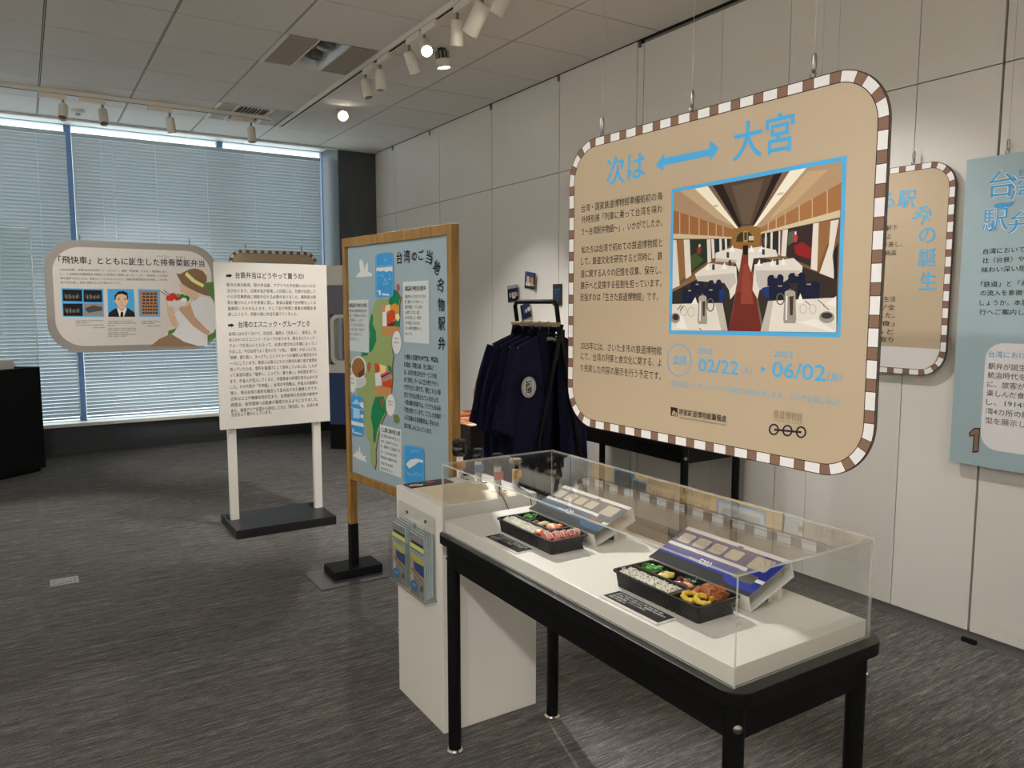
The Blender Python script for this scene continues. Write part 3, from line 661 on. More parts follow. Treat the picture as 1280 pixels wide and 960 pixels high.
for i, s_ in enumerate(['鉄道は、カナルの生活', 'とともに複線が全', '島に延びりました。', '旅の客の「食」', 'の背景のもと', '日々の生活に取り']): a.text(s_, .17, .335-.038*i, .026, INKB, w=.31)
a.build('lettering', t)
# golden board and the blue-edged sheet on the wall behind the big sign
P = Plane((3.462, 4.39, 1.20), (0, -1, 0)); W, H = 1.70, 1.0
t = thing('wall_board', (3.465, 3.54, 1.2), 'wide golden tan information board on the wall behind the large hanging sign', 'information board')
slab(P, [(0, 0), (W, 0), (W, H), (0, H)], .014, mat('golden_print', (226, 190, 132), .5), CARD_EDGE, 'board', t)
a = Art(P)
for i, s_ in enumerate(['台湾の鉄道と駅弁のあゆみをたどり、', '車内販売と駅売りの弁当の移り変わり、', '人々の旅の記憶と味を紹介します。', '駅弁は時代とともに姿を変え、今も', '多くの旅客に親しまれています。']): a.text(s_, .62, .60-.06*i, .034, INKB, w=.56)
a.flush('body_lettering', t)
for i in range(6): a.text('日本統治時代から続く駅の売り子たち', 1.22, .62-.04*i, .02, INKB, w=.36)
a.build('lettering', t)
a = Art(P)
for x, y, w_, h_, c in ((.28, .42, .2, .14, (70, 66, 58)), (.47, .46, .13, .1, (60, 58, 52)), (.26, .62, .2, .14, (90, 90, 84)), (1.24, .44, .34, .15, (220, 216, 206)), (1.2, .68, .3, .2, (120, 112, 96))):
    a.rect(x-.01, y-.01, x+w_+.01, y+h_+.01, BLUE); a.rect(x, y, x+w_, y+h_, c); a.rect(x+.03, y+.03, x+w_-.03, y+h_*.5, tuple(int(v*.8) for v in c)); a.flush('picture', t)

P = Plane((3.466, 4.64, 1.25), (0, -1, 0))
t = thing('wall_sheet', (3.468, 4.53, 1.25), 'white printed sheet with blue edges left of the golden wall board', 'wall sheet')
slab(P, [(0, 0), (.225, 0), (.225, .9), (0, .9)], .006, WPAINT, WPAINT, 'sheet', t)
a = Art(P); a.rect(0, 0, .01, .9, BLUE); a.rect(.215, 0, .225, .9, BLUE)
for k in range(7): a.ring(.11, .1+.11*k, .06, .04, .003, (150, 150, 150)); a.line([(.05, .06+.11*k), (.1, .1+.11*k), (.17, .08+.11*k)], .003, (150, 150, 150))
a.build('line_drawing', t)
# pale blue board at the right edge
P = Plane((3.44, 1.80, .809), (.0, -1, 0)); W, H = .90, 1.306
t = thing('wall_board', (3.45, 1.35, .809), 'pale blue board numbered 1 at the right edge, hung on the wall', 'information board')
slab(P, [(0, 0), (W, 0), (W, H), (0, H)], .012, mat('pale_blue_print', (160, 180, 184), .5), WPAINT, 'board', t)
hang(t, [P.at(.16, H, -.004), P.at(.74, H, -.004)], ZC)
a = Art(P, px=lambda x, y: (x, y)); u0, v0 = P.uv(1223, 560); u1, v1 = P.uv(1228, 428)
b = Art(P); b.poly(rrect(u0+.005, .83, v0, v1, .07), (232, 228, 226)); b.build('white_field', t)
b = Art(P, .0012)
def t2(s_, xl, y, h, rgb, pitch, bold=0):
    u, v = P.uv(xl, y); _, vt = P.uv(xl, y-h); n = len(s_); b.text(s_, u, v, vt-v, rgb, w=pitch*n, bold=bold)
for off, rgb in ((.017, (240, 246, 248)), (.0, (76, 160, 212))):
    t2('台', 1235.5, 249, 33, rgb, .098, off); t2('湾', 1262, 252, 31, rgb, .098, off); t2('駅', 1228, 290, 28, rgb, .098, off); t2('弁', 1260, 293, 27, rgb, .098, off); b.n += b.STEP*2
b.flush('title_lettering', t)
t2('列車に乗って', 1273, 221, 9, (76, 160, 212), .035)
for s_, x, y in (('台湾において駅弁を売る会', 1228.6, 318), ('社（台鉄）や台湾の人々には', 1227.7, 329.5), ('味わい深い思い出があります。', 1227, 341), ('「鉄道」と「弁当」の組み合わせ', 1226, 359), ('の流入を象徴するものではで', 1225.5, 370), ('しょうか。本展では、台湾の旅', 1224.6, 382), ('行へご案内します。', 1224, 393.5)): t2(s_, x, y, 7, INKB, .0275)
b.flush('body_lettering', t)
t2('台湾における駅弁の誕生', 1235.6, 446.5, 8, (110, 178, 212), .0295)
for s_, x, y in (('駅弁が誕生したのは日本', 1235.3, 461.5), ('統治時代を通して、とも', 1234.7, 472.5), ('に、旅客が列車の中で', 1234, 484), ('楽しんだ食事を再現', 1233.3, 495), ('し、1914年当時の台', 1232.6, 506), ('湾4カ所の駅弁の模', 1232, 517.5), ('型を展示します。', 1231.3, 529)): t2(s_, x, y, 8, (84, 74, 72), .0295)
b.build('field_lettering', t)
b = Art(P, .002, px=lambda x, y: (x, y)); b.poly([(1211.2, 541), (1217.5, 535), (1225.6, 534.6), (1223.2, 565), (1215.6, 565.6), (1217.4, 544.5), (1212.2, 546)], (60, 44, 38)); b.poly([(1212.6, 541.6), (1218, 536.4), (1224.3, 536), (1222, 563.8), (1216.9, 564.2), (1218.8, 542.8), (1213.2, 544.6)], (140, 112, 94)); b.build('numeral', t)
b = Art(P, .0018, px=lambda x, y: (x, y)); b.poly([(1243, 256), (1249, 254), (1262, 253), (1270, 251), (1264, 257), (1254, 260), (1245, 260)], (76, 160, 212)); b.build('swoosh', t)

# the grey-edged sign in front of the blinds
P = Plane((.178, 8.27, 1.053), (1, 0, 0)); W, H = 1.515, 1.042
t = thing('hanging_sign', (.935, 8.275, 1.053), 'light grey sign with grey rim and a bowl-eating figure, hung before the blinds', 'hanging sign')
slab(P, rrect(0, W, 0, H, .27, 12), .012, mat('grey_rim_print', (148, 140, 130), .5), CARD_EDGE, 'board', t)
a = Art(P); a.poly(rrect(.065, W-.065, .06, H-.06, .235, 12), (212, 204, 194)); a.build('printed_field', t)
hang(t, [P.at(.30, H, -.004), P.at(1.255, H, -.004)], ZC)
S5 = lambda x, y: (50+x/5.565, 295+y/5.565)
a = Art(P, .0012, px=S5); K = (40, 36, 36)
a.tpx('「飛快車」とともに誕生した排骨菜飯弁当', (130, 190), (1145, 217), 52, K, bold=.012)
a.tpx('パイコー', (812, 150), (905, 153), 18, K); a.tpx('なめし', (945, 156), (1020, 159), 18, K)
a.flush('title_lettering', t)
for i, (s_, w_) in enumerate([('1956年初頭、台鉄はDR2500型ディーゼルカー、通称「飛快車」を台北・高雄間に投入', 745), ('し、この区間の所要時間を7時間から5時間半に短縮しました。しかし「飛快車」には食堂', 745), ('車を連結できないため、乗客のニーズに応えるように、台鉄は排骨菜飯弁当を発売。これが乗', 742), ('客に好評を博し、自宅で再現する人まで現れたそうです。', 420)]):
    a.tpx(s_, (142, 243+29.5*i), (142+w_, 255+29.5*i if i < 3 else 336), 16, K)
a.flush('body_lettering', t)
for i, (x, w_, y) in enumerate(((248, 190, 594), (248, 90, 608), (248, 198, 624), (370, 80, 642), (472, 170, 598), (472, 195, 612), (472, 45, 628), (472, 195, 648), (472, 195, 662), (472, 140, 678), (472, 200, 690), (472, 130, 702), (705, 135, 598), (710, 90, 612), (745, 95, 630))):
    a.tpx('台鉄の車両と弁当の資料写真です'[:max(5, int(w_/14))], (x, y), (x+w_, y), 9, K)
a.build('lettering', t)
a = Art(P, .0014, px=S5)
def q(rgb, *c): a.poly(list(zip(c[::2], c[1::2])), rgb)
q((92, 128, 68), 1130,350, 1160,322, 1214,320, 1216,452, 1180,415)
q((92, 128, 68), 1165,690, 1205,672, 1224,640, 1222,700, 1165,738); q((92, 128, 68), 890,690, 892,660, 950,640, 945,660, 912,684)
q((150, 118, 90), 762,770, 830,716, 910,680, 1000,734, 1100,764, 1092,769)
q((214, 178, 146), 880,488, 926,492, 945,560, 957,620, 952,642, 925,630, 902,585, 886,535)
q((224, 220, 216), 1110,420, 1160,422, 1200,445, 1214,475, 1224,640, 1205,672, 1165,690, 1165,765, 1100,765, 1000,735, 925,685, 948,645, 976,618, 934,545, 962,515, 1050,470)
q((214, 180, 148), 970,335, 985,330, 1090,388, 1112,415, 1082,450, 1030,438, 1002,408, 976,388, 978,365)
q((132, 102, 78), 948,262, 978,263, 1010,245, 1045,230, 1085,226, 1132,242, 1160,280, 1160,312, 1142,352, 1188,402, 1180,418, 1145,412, 1090,390, 1030,360, 985,330, 968,300)
q((226, 222, 142), 1020,248, 1008,272, 1060,320, 1132,358, 1142,338, 1078,303)
q((196, 158, 128), 985,488, 1030,462, 1045,470, 1076,560, 1150,638, 1186,668, 1165,690, 1128,672, 1060,622, 990,542, 962,508)
for cx, cy, r, c in ((895,430,20,(206,58,40)), (925,418,26,(206,58,40)), (955,430,22,(196,52,36)), (905,440,24,(206,58,40)), (985,425,24,(40,120,80)), (1015,435,26,(40,120,80)), (962,412,14,(180,120,70)), (1000,448,22,(236,232,226))): a.ell(cx, cy, r, r*.85, c)
q((214, 208, 202), 874,450, 1026,456, 1014,490, 886,488)
a.line([(840,384), (890,420)], 5, (70,60,56)); a.line([(862,378), (906,412)], 5, (70,60,56))
q((226, 188, 154), 868,448, 884,450, 892,492, 878,480); q((226, 188, 154), 1015,460, 1034,456, 1036,480, 1010,492)
a.build('eating_figure', t)
a = Art(P, .0014, px=S5)
q(BLUE, 146,362, 440,367, 446,564, 158,562)
for c, k in (((156,372,292,374,294,455,160,452), 0), ((302,374,430,377,434,460,304,458), 1), ((160,470,296,470,298,556,164,556), 2), ((306,472,434,472,438,556,308,556), 3)):
    q((34, 32, 32) if k < 3 else (150, 140, 130), *c); x, y = c[0], c[1]
    if k == 3: q((84, 78, 74), x+4,y+34, x+60,y+10, x+128,y+22, x+128,y+46, x+30,y+62)
    else:
        for j in range(9): q((150, 142, 130) if j % 2 else (92, 86, 80), x+12+12*j,y+30+(j*37 % 22), x+20+12*j,y+28+(j*23 % 20), x+21+12*j,y+56+(j*13 % 14), x+13+12*j,y+60)
a.build('train_photos', t)
a = Art(P, .0014, px=S5)
q((78, 166, 218), 468,368, 652,370, 662,562, 474,562)
q((40, 38, 42), 474,562, 478,535, 520,505, 560,498, 610,500, 655,530, 662,562); q((236, 234, 232), 535,500, 605,500, 585,560, 552,560); q((30, 30, 34), 562,528, 578,528, 580,560, 558,560); q((212, 172, 140), 545,480, 590,480, 590,510, 568,528, 546,508)
q((226, 190, 156), 524,420, 540,402, 596,402, 610,420, 608,465, 590,496, 568,504, 546,496, 528,465); q((226, 190, 156), 516,438, 526,432, 528,462, 520,462); q((226, 190, 156), 608,432, 616,438, 612,462, 607,462)
q((34, 30, 34), 518,445, 520,412, 545,386, 580,382, 608,396, 614,442, 607,446, 602,415, 570,402, 540,408, 528,425, 526,446)
for x in (540, 584): a.line([(x, 434), (x+18, 433)], 4, (50, 40, 36)); a.ell(x+9, 443, 6, 3, (60, 46, 40))
a.line([(568, 445), (563, 465), (572, 467)], 2.5, (180, 140, 110)); a.line([(555, 482), (582, 482)], 3, (170, 100, 90))
a.build('portrait', t)
a = Art(P, .0014, px=S5)
q(BLUE, 680,368, 834,374, 835,563, 690,562); q((170, 128, 98), 692,380, 822,384, 822,552, 700,550)
for j in range(7):
    for i in range(4 if j < 4 else 6): x = 714+(26 if j < 4 else 18)*i; y = 396+22*j; q((130, 40, 34) if j == 3 else (64, 48, 42), x,y, x+(18 if j < 4 else 13),y+1, x+(18 if j < 4 else 13),y+13, x,y+12)
a.build('menu_photo', t)
# the striped sign behind the white text stand
P = Plane((1.805, 8.26, 1.10), (1, 0, 0)); W, H = .92, .965
t = thing('hanging_sign', (2.265, 8.265, 1.10), 'tan striped sign whose top shows over the white text panel', 'hanging sign')
slab(P, rrect(0, W, 0, H, .13, 10), .012, TANP, CARD_EDGE, 'board', t); stripe_border(P, W, H, .13, .03, .04, .035, t); hang(t, [P.at(.17, H, -.004), P.at(.75, H, -.004)], ZC)
a = Art(P, .0012)
a.flush('title_lettering', t) if a.v else None
for ch, x, y, h in (('「', .15, .80, .1), ('外', .30, .80, .1), ('省', .42, .80, .1), ('の', .525, .80, .09), ('味', .63, .80, .1), ('」', .73, .80, .09), ('と', .82, .78, .08)): a.text(ch, x, y, h, (110, 178, 212), center=True, bold=.006)
a.flush('title_lettering', t)
for i in range(9): a.text('外省人が台湾に伝えた食文化の紹介文', .12, .62-.055*i, .032, INKB, w=.68)
a.build('lettering', t)

# ------------------------------------------------------------------ white text panel on its stand
P = Plane((1.052, 5.245, .68), (1, .012, 0)); W, H = .745, 1.095
t = thing('text_stand', (1.42, 5.2, 0), 'white text panel on two white posts and a flat black base', 'information stand')
slab(P, [(0, 0), (W, 0), (W, H), (0, H)], .025, WPAINT, WPAINT, 'panel', t)
a = Art(P)
def ln(s_, x0, y0, x1, y1, h, bold=0): a.tpx(s_, (270+x0/4, 300+y0/4), (270+x1/4, 300+y1/4), h/4, K, bold=bold)
ln('台鉄弁当はどうやって買うの?', 97, 192, 440, 198, 32, .012); ln('台湾のエスニック・グループと食', 112, 438, 472, 436, 32, .012)
for i, s_ in enumerate(['駅弁は車内販売、駅の弁当屋、アプリでの予約購入の3つの方', '法があります。台鉄弁当が登場した初期には、列車が出発して', 'から女性乗務員に個数を伝える必要がありました。乗務員は個', '数が書かれたメモを駅員に渡し、駅員は電報で台中駅もしくは', '嘉義駅にそれを伝えます。そして走行時間と食事の時間を考', '慮したうえで、旅客の席に弁当を届けていました。']):
    y = 234+29.3*i; ln(s_, 54+1.2*i, y, (497 if i < 5 else 404)+.8*i, y+5-1.2*i, 19)
for i, s_ in enumerate(['台湾には大きく分けて、先住民、福佬人（河洛人）、客家人、外', '省人の4つのエスニック・グループがあります。異なるエスニック・', 'グループの流入にともなって、台湾の食文化は多様になってい', 'きました。今日台湾でよく見かける「小吃」（軽食）のほとんどは、', '「新鮮、香り高い、あっさり」というイメージの福佬人の食文化から', '一つにしています。客家人は長らにわたり移住を繰り返す習慣を', '持っていたため、食料を塩漬けにして保存していました。したが', 'って客家料理は「塩辛く、こってり、香り高い」手料理を得てい', 'ます。外省人が流入してくると、中国各省の料理を持ち込まれま', 'した。その代表が「牛肉麺」。台湾の牛肉麺は、外省人の故郷の', '味と、地元台湾の食材を融合して生み出された美食とのです。', '近年はエコや健康志向が広まり、台湾各地の先住民の食材や', '調理法、自然環境への配慮が重視されるようになりました。', 'また、東南アジア各国から移住してきた「新住民」も、台湾の食', '文化をより豊かにしています。']):
    y = 478+29.4*i; ln(s_, 64+.9*i, y, (502 if i < 14 else 270)+.7*i, y-2.2*i*.6-6, 19)
a.build('lettering', t)
a = Art(P, .0012, px=lambda x, y: (270+x/4, 300+y/4))
for x, y in ((50, 178), (60, 426)): a.poly([(x, y-5), (x+16, y-5), (x+15, y-11), (x+31, y), (x+16, y+11), (x+16, y+6), (x, y+6)], K)
a.build('arrow_mark', t)
for x in (1.13, 1.707): MB().box(x-.027, x+.027, 5.272, 5.31, .055, 1.72, WPAINT).build('post', t, bevel=.003)
MB().box(1.075, 1.738, 5.0, 5.47, 0, .058, BLACKT).build('base', t, bevel=.004)
for x in (1.13, 1.707): MB().box(x-.034, x+.034, 5.31, 5.40, .058, .066, BLACKM).box(x-.02, x+.02, 5.31, 5.316, .066, .14, BLACKM).build('bracket', t)

# ------------------------------------------------------------------ pine framed map board
A0, A1 = Vector((1.463, 4.02, 0)), Vector((1.585, 3.0, 0)); PF = Plane(A0, A1-A0); L = (A1-A0).length
t = thing('map_board', ((A0+A1)/2), 'pale blue island map poster in a pine frame on black feet', 'display board')
def bar(u0, u1, v0, v1, n0, n1, m, name, bevel=.002): MB().prism([(u0, v0), (u1, v0), (u1, v1), (u0, v1)], lambda a_, c, d: PF.at(a_, c, d), n0, n1, m).build(name, t, bevel=bevel)
bar(0, .034, .285, 1.852, -.045, 0, PINE, 'post'); bar(L-.034, L, .285, 1.852, -.045, 0, PINE, 'post')
bar(.034, L-.034, 1.805, 1.852, -.045, 0, PINE, 'top_rail'); bar(.034, L-.034, .545, .585, -.045, 0, PINE, 'bottom_rail')
bar(.034, L-.034, .585, 1.805, -.03, -.018, mat('map_poster', (156, 176, 183), .45), 'poster_panel', 0)
for u in (0, L-.034):
    bar(u-.001, u+.035, .05, .29, -.046, .001, BLACKP, 'black_leg')
    c = PF.at(u+.017, 0, -.02); MB().box(c.x-.14, c.x+.14, c.y-.085, c.y+.095, .008, .056, BLACKP).build('foot_block', t, bevel=.006)
    MB().box(c.x-.24, c.x+.3, c.y-.165, c.y+.14, 0, .006, mat('grey_plate', (74, 74, 76), .4)).build('floor_plate', t)
PM = Plane(PF.at(0, 0, -.018), A1-A0)
A4 = lambda x, y: (425+x/6, 300+y/6); B4 = lambda x, y: (425+x/5.647, 440+y/5.647)
a = Art(PM, px=lambda x, y: (x, y))
def qa(rgb, c, f=A4): a.poly([f(x, y) for x, y in zip(c[::2], c[1::2])], rgb)
isl = [A4(x, y) for x, y in ((272,445),(255,500),(232,570),(212,660),(198,745),(165,830),(160,870))]+[B4(x, y) for x, y in ((150,30),(135,120),(125,240),(120,285),(150,400),(178,500),(190,600),(214,650),(213,725),(222,790),(232,810),(245,832),(255,778),(252,705),(262,620),(278,560),(300,480),(326,430),(332,380),(362,275),(370,190),(368,95),(378,20))]+[A4(x, y) for x, y in ((395,850),(388,770),(402,705),(440,650),(446,560),(446,480),(456,430),(432,390),(408,366),(380,440))]
a.poly([(x+1.4, y+.8) for x, y in isl], (120, 88, 58)); a.poly(isl, (150, 166, 108))
G = (34, 128, 84)
qa(G, (365,455,402,372,428,384,454,430,440,482,402,502,372,504)); qa(G, (236,548,250,575,246,630,270,682,274,756,242,832,220,845,165,876,163,846,215,832,226,700,218,640))
qa(G, (250,318,308,312,326,362,326,420,296,470,262,560,250,645,236,630,233,540,219,460,226,390), B4); qa(G, (155,0,205,0,195,25,150,30), B4); qa(G, (340,90,366,110,366,160,345,150), B4)
a.build('island_map', t)
a = Art(PM, .0016, px=lambda x, y: (x, y))
WB = (214, 220, 218)
qa(WB, (474,314,666,303,672,780,482,764)); a.flush('caption_panel', t); qa((206, 214, 210), (66,452,215,446,220,846,70,830)); a.flush('caption_panel', t); qa(WB, (284,510,434,548,436,890,282,832), B4)
a.build('caption_panel', t)
def badge(x0, y0, x1, y1, sl, f, r=20):
    pts = [(x, y+sl*(x-x0)) for x, y in rrect(x0, x1, y0, y1, r, 5)]; a.poly([f(x, y) for x, y in pts], (70, 154, 212))
    for k in range(2):
        i_ = 6+4*k; pl = [(x, y+sl*(x-x0)) for x, y in rrect(x0+i_, x1-i_, y0+i_, y1-i_, r-3, 5)]; a.line([f(*p) for p in pl+pl[:1]], .25, (150, 200, 232)) if k == 0 else None
a = Art(PM, .002, px=lambda x, y: (x, y)); LB = (160, 206, 234); WH = (226, 226, 222)
badge(268, 104, 404, 440, -.09, A4, 28); qa(WH, (275,210,396,198,396,236,370,232,350,240,330,230,300,238,290,228,276,236)); qa(WH, (278,382,300,376,310,382,306,416,296,414,294,390)); qa(WH, (318,400,372,404,372,418,318,414))
for c in ((340,285,362,330,330,332,340,285), (370,250,385,300,362,296), (300,270,320,260,330,280)): a.line([A4(c[i], c[i+1]) for i in range(0, len(c), 2)], .5, LB)
a.line([A4(274, 200), A4(398, 188)], .5, LB); a.ring(*A4(345, 152), 1.1, 1.4, .4, LB)
a.flush('blue_badge', t)
badge(68, 300, 172, 584, .16, B4, 22); qa(LB, (85,365,118,330,150,372), B4); qa(LB, (95,400,142,405,142,470,95,465), B4); qa(WH, (68,480,168,505,170,530,68,508), B4); qa(WH, (150,350,168,358,170,400,142,380), B4); qa(WH, (148,440,168,444,168,468,146,462), B4); qa(WH, (90,540,98,540,100,570,92,568), B4); qa(WH, (104,562,156,576,156,584,104,572), B4)
a.line([B4(68, 390), B4(172, 412)], .6, WH)
a.flush('blue_badge', t)
badge(454, 650, 598, 930, .18, B4, 26); qa(WH, (470,790,498,760,540,752,560,756,590,765,588,782,560,775,528,800,508,812,490,822), B4)
for k in range(6): a.line([B4(470+18*k, 840+10*(k % 3)), B4(490+18*k, 870+8*(k % 2))], .5, LB); a.line([B4(500, 700+8*k), B4(560, 690+10*k)], .25, LB) if k < 2 else None
a.build('blue_badge', t)
a = Art(PM, .002, px=lambda x, y: (x, y))
qa(WH, (120,280,135,255,155,238,146,160,160,142,178,170,186,225,196,185,210,166,214,215,210,235,240,250,248,270,180,276)); a.flush('cloud_shape', t); qa(WH, (90,730,115,710,112,690,128,712,140,660,150,720,165,705,160,735,188,732,178,752,192,778,140,758), B4)
a.build('cloud_shape', t)
a = Art(PM, .002, px=lambda x, y: (x, y)); C1, C2 = (196, 140, 90), (206, 74, 40)
qa(C1, (322,646,446,650,446,720,322,720)); qa((238, 234, 228), (322,510,350,500,354,646,322,646)); qa((222, 130, 130), (316,500,330,484,344,500,340,540,318,540)); qa((240, 226, 160), (346,490,380,482,384,520,350,540)); qa((226, 150, 50), (385,490,420,472,446,510,440,545,395,530)); qa(C2, (354,560,380,525,415,530,420,580,390,625,354,640)); qa((110, 40, 40), (354,636,400,616,430,600,410,646,360,646)); qa((244, 226, 170), (416,560,440,548,452,580,440,608,420,590)); qa((34, 128, 84), (420,610,446,606,446,648,414,648)); a.flush('food_picture', t)
qa(C1, (250,240,366,255,366,316,250,300), B4); qa(C2, (246,75,285,90,275,140,250,150), B4); qa(WH, (250,150,290,140,300,235,254,240), B4); qa((240, 214, 140), (280,85,330,100,320,160,290,150), B4); qa(C2, (300,210,366,190,366,255,300,240), B4); qa((206, 110, 130), (286,160,350,125,362,165,300,200), B4); qa((90, 40, 50), (290,172,352,140,354,150,294,184), B4); qa(G, (340,100,366,110,364,140,345,130), B4); a.flush('food_picture', t)
a.poly([B4(130+60*math.cos(i*PI/10), 205+50*math.sin(i*PI/10)) for i in range(20)], (200, 204, 200)); a.poly([B4(134+56*math.cos(i*PI/10), 110+82*math.sin(i*PI/10)) for i in range(20)], (226, 222, 214)); a.poly([B4(132+46*math.cos(i*PI/10), 110+70*math.sin(i*PI/10)) for i in range(20)], (150, 104, 66)); qa((104, 64, 40), (130,150,178,110,176,160,140,184), B4); qa((60, 110, 60), (62,90,80,80,84,110,66,112), B4); a.flush('food_picture', t)
for f, x, y in ((A4, 438, 355), (B4, 206, 105), (B4, 300, 350), (A4, 222, 940)):
    px_, py_ = f(x, y); a.ring(px_, py_, 1.9, 4.2, 1, (196, 78, 56)); a.line([(px_, py_+3.8), (px_, py_+7.5)], .8, (196, 78, 56)); a.flush('map_pin', t)
qa((122, 136, 84), (378,445,412,440,426,485,410,505,384,495), B4)
a.build('islet', t)
a = Art(PM, .0024, px=lambda x, y: (x, y))
for f, cx, cy, rx, ry in ((A4, 428, 768, 34, 85), (B4, 360, 375, 32, 76), (B4, 92, 220, 26, 68)): a.poly([(f(cx+rx*math.cos(i*PI/12), cy+ry*math.sin(i*PI/12))) for i in range(24)], (228, 228, 224)); a.flush('name_bubble', t)
a = Art(PM, .003)
for ch, x, y, w_, h_, rot in (('台', 448, 132, 40, 100, 0), ('湾', 505, 122, 44, 100, 0), ('の', 560, 124, 36, 80, 0), ('ご', 612, 112, 40, 85, 0), ('当', 672, 128, 46, 105, -.25), ('地', 728, 205, 50, 110, -.5), ('名', 755, 336, 50, 100, -.3), ('物', 762, 485, 48, 105, -.05), ('駅', 765, 628, 50, 110, 0), ('弁', 765, 775, 52, 100, .05)):
    u, v = PM.uv(*A4(x, y)); u2, _ = PM.uv(*A4(x+w_/2, y)); _, v2 = PM.uv(*A4(x, y-h_/2)); a.text(ch, u, v, 2*(v2-v)*.95, (34, 32, 34), w=2*(u2-u)*1.02, rot=rot, center=True, bold=.01)
def lines(rows, f, x0, y0, dy, x1, slope, h, bold=0, col=(58, 56, 56)):
    for i, s_ in enumerate(rows): a.tpx(s_, f(x0, y0+dy*i), f(x0+(x1-x0)*(len(s_)/max(len(r) for r in rows)), y0+dy*i+slope*(x1-x0)), h, col, bold=bold)
a.flush('title_lettering', t)
lines(['七堵駅と花蓮港の海寮線、基隆線、', '縦貫線、阿里山線、池上線など', 'は、台湾が誇る弁当サービスを始', 'めて販売。ホームに立ち売りやかい', 'た香りもたい駅です。現在これらの駅', '売りで弁当は見られていませんが、', '一部の観光列車では、そうでもある形', '食堂が続けています。こうした木箱の', '人気を集める名物駅弁は、変わらぬ', '旅の楽しみになっています。'], B4, 456, 52, 55, 716, .095, 6.5, .01)
a.flush('body_lettering', t)
lines(['福隆駅 海老名台駅弁'], A4, 490, 386, 40, 648, -.05, 6, .01); lines(['福隆のホームでのりのくだもの', '菓、福のベントウのベ、ら', '鉄旅や豊原、一ワンの赤い', 'い味ホウソウは、桃に', '大きな好きした、木目の', 'ベロな駅にいろいろな', 'きない好評の国鉄きいい', 'きないで。'], A4, 490, 440, 40, 648, -.04, 4.4)
a.flush('caption_lettering', t)
lines(['福隆駅 海老名中駅'], A4, 74, 508, 35, 205, -.02, 5, .01); lines(['駅弁は海鮮車両台湾', '鉄、弁当味に好まれ', 'が美味しいのか', 'しこれのは名古い', 'ル三の古い台所で', '台に大好きて。', '好きない。'], A4, 74, 543, 35, 205, .02, 4)
a.flush('caption_lettering', t)
lines(['七上駅と鹿月見上駅'], B4, 292, 560, 40, 428, .25, 5.5, .01); lines(['池に駅の日本の木古い上', '木の、白米りもちもた', '米、豚肉りに名産品です', '中、しろの木の台町', '駅の古い木箱や弁当', '好まれ日の本町', '味の好きない。'], B4, 292, 598, 38, 428, .27, 4)
a.flush('caption_lettering', t)
for f, x0, x1, y in ((A4, 412, 442, 745), (A4, 408, 446, 775), (B4, 342, 380, 355), (B4, 344, 378, 378), (B4, 78, 106, 195), (B4, 78, 106, 225)): a.tpx('福隆弁当', f(x0, y), f(x1, y), 2.2, (90, 90, 90))
a.build('lettering', t)

# ------------------------------------------------------------------ display tables
def display_table(x0, x1, y0, y1, label):
    zt = .755; t = thing('display_table', ((x0+x1)/2, (y0+y1)/2, 0), label, 'table', 'black display tables')
    m = MB(); m.zprism(rrect(x0, x1, y0, y1, .05, 8), zt-.03, zt, BLACKT, BLACKM); m.build('table_top', t, bevel=.002)
    o = .046
    for x in (x0+o, x1-o):
        MB().box(x-.013, x+.013, y0+o, y1-o, zt-.115, zt-.03, BLACKM).build('side_rail', t)
        for y in (y0+o, y1-o):
            lg = MB().cyl((x, y, .012), (x, y, zt-.03), .0215, BLACKM, n=24).build('leg', t, smooth=True)
            MB().lathe([(.021, .0), (.028, .002), (.029, .007), (.024, .013), (.018, .014)], (x, y, 0), CHROME, 24).build('foot_ring', lg, smooth=True)
            s = -1 if y < (y0+y1)/2 else 1; sx = -1 if x < (x0+x1)/2 else 1; d = Vector((sx*.5, s*.86, 0)).normalized(); b = Vector((x, y, zt-.085))+d*.02
            MB().lathe([(.0095, 0), (.0095, .004), (.006, .007), (0, .0075)], b, STEEL, 14, d).build('bolt', lg, smooth=True)
    for y in (y0+o, y1-o): MB().box(x0+o, x1-o, y-.013, y+.013, zt-.115, zt-.03, BLACKM).build('end_rail', t)
    return t
display_table(1.105, 1.600, .945, 2.225, 'black display table in the foreground carrying the two lunch boxes')
display_table(2.95, 3.45, 2.93, 4.23, 'black display table against the right wall behind the large sign')
def cover(x0, x1, y0, y1, z0, z1, label, loc, th=.005):
    t = thing('acrylic_cover', loc, label, 'display cover'); m = MB(); E = ACR_EDGE
    def sheet(ax, a0, a1, b0, b1, c0, c1):
        """a sheet of clear acrylic with polished edges, thin along axis ax"""
        b = len(m.f); m.box(a0, a1, b0, b1, c0, c1, ACR); k = m.mi(E)
        big = {0: (4, 5), 1: (2, 3), 2: (0, 1)}[ax]
        for i in range(6):
            if i not in big: m.m[b+i] = k
    sheet(0, x0, x0+th, y0, y1, z0, z1-th); sheet(0, x1-th, x1, y0, y1, z0, z1-th)
    sheet(1, x0+th, x1-th, y0, y0+th, z0, z1-th); sheet(1, x0+th, x1-th, y1-th, y1, z0, z1-th)
    sheet(2, x0, x1, y0, y1, z1-th, z1)
    m.build('clear_box', t); return t
def plinth(x0, x1, y0, y1, z0, z1, label):
    o = MB().box(x0, x1, y0, y1, z0, z1, WHITE).build('display_plinth', bevel=.0015); o.location = ((x0+x1)/2, (y0+y1)/2, z0)
    for v in o.data.vertices: v.co -= o.location
    return tag(o, label, 'display base')
X0, X1, Y0, Y1 = 1.128, 1.572, .975, 2.213; ZS = .795
plinth(X0+.006, X1-.006, Y0+.006, Y1-.006, .755, ZS, 'low white slab under the two lunch boxes on the foreground table')
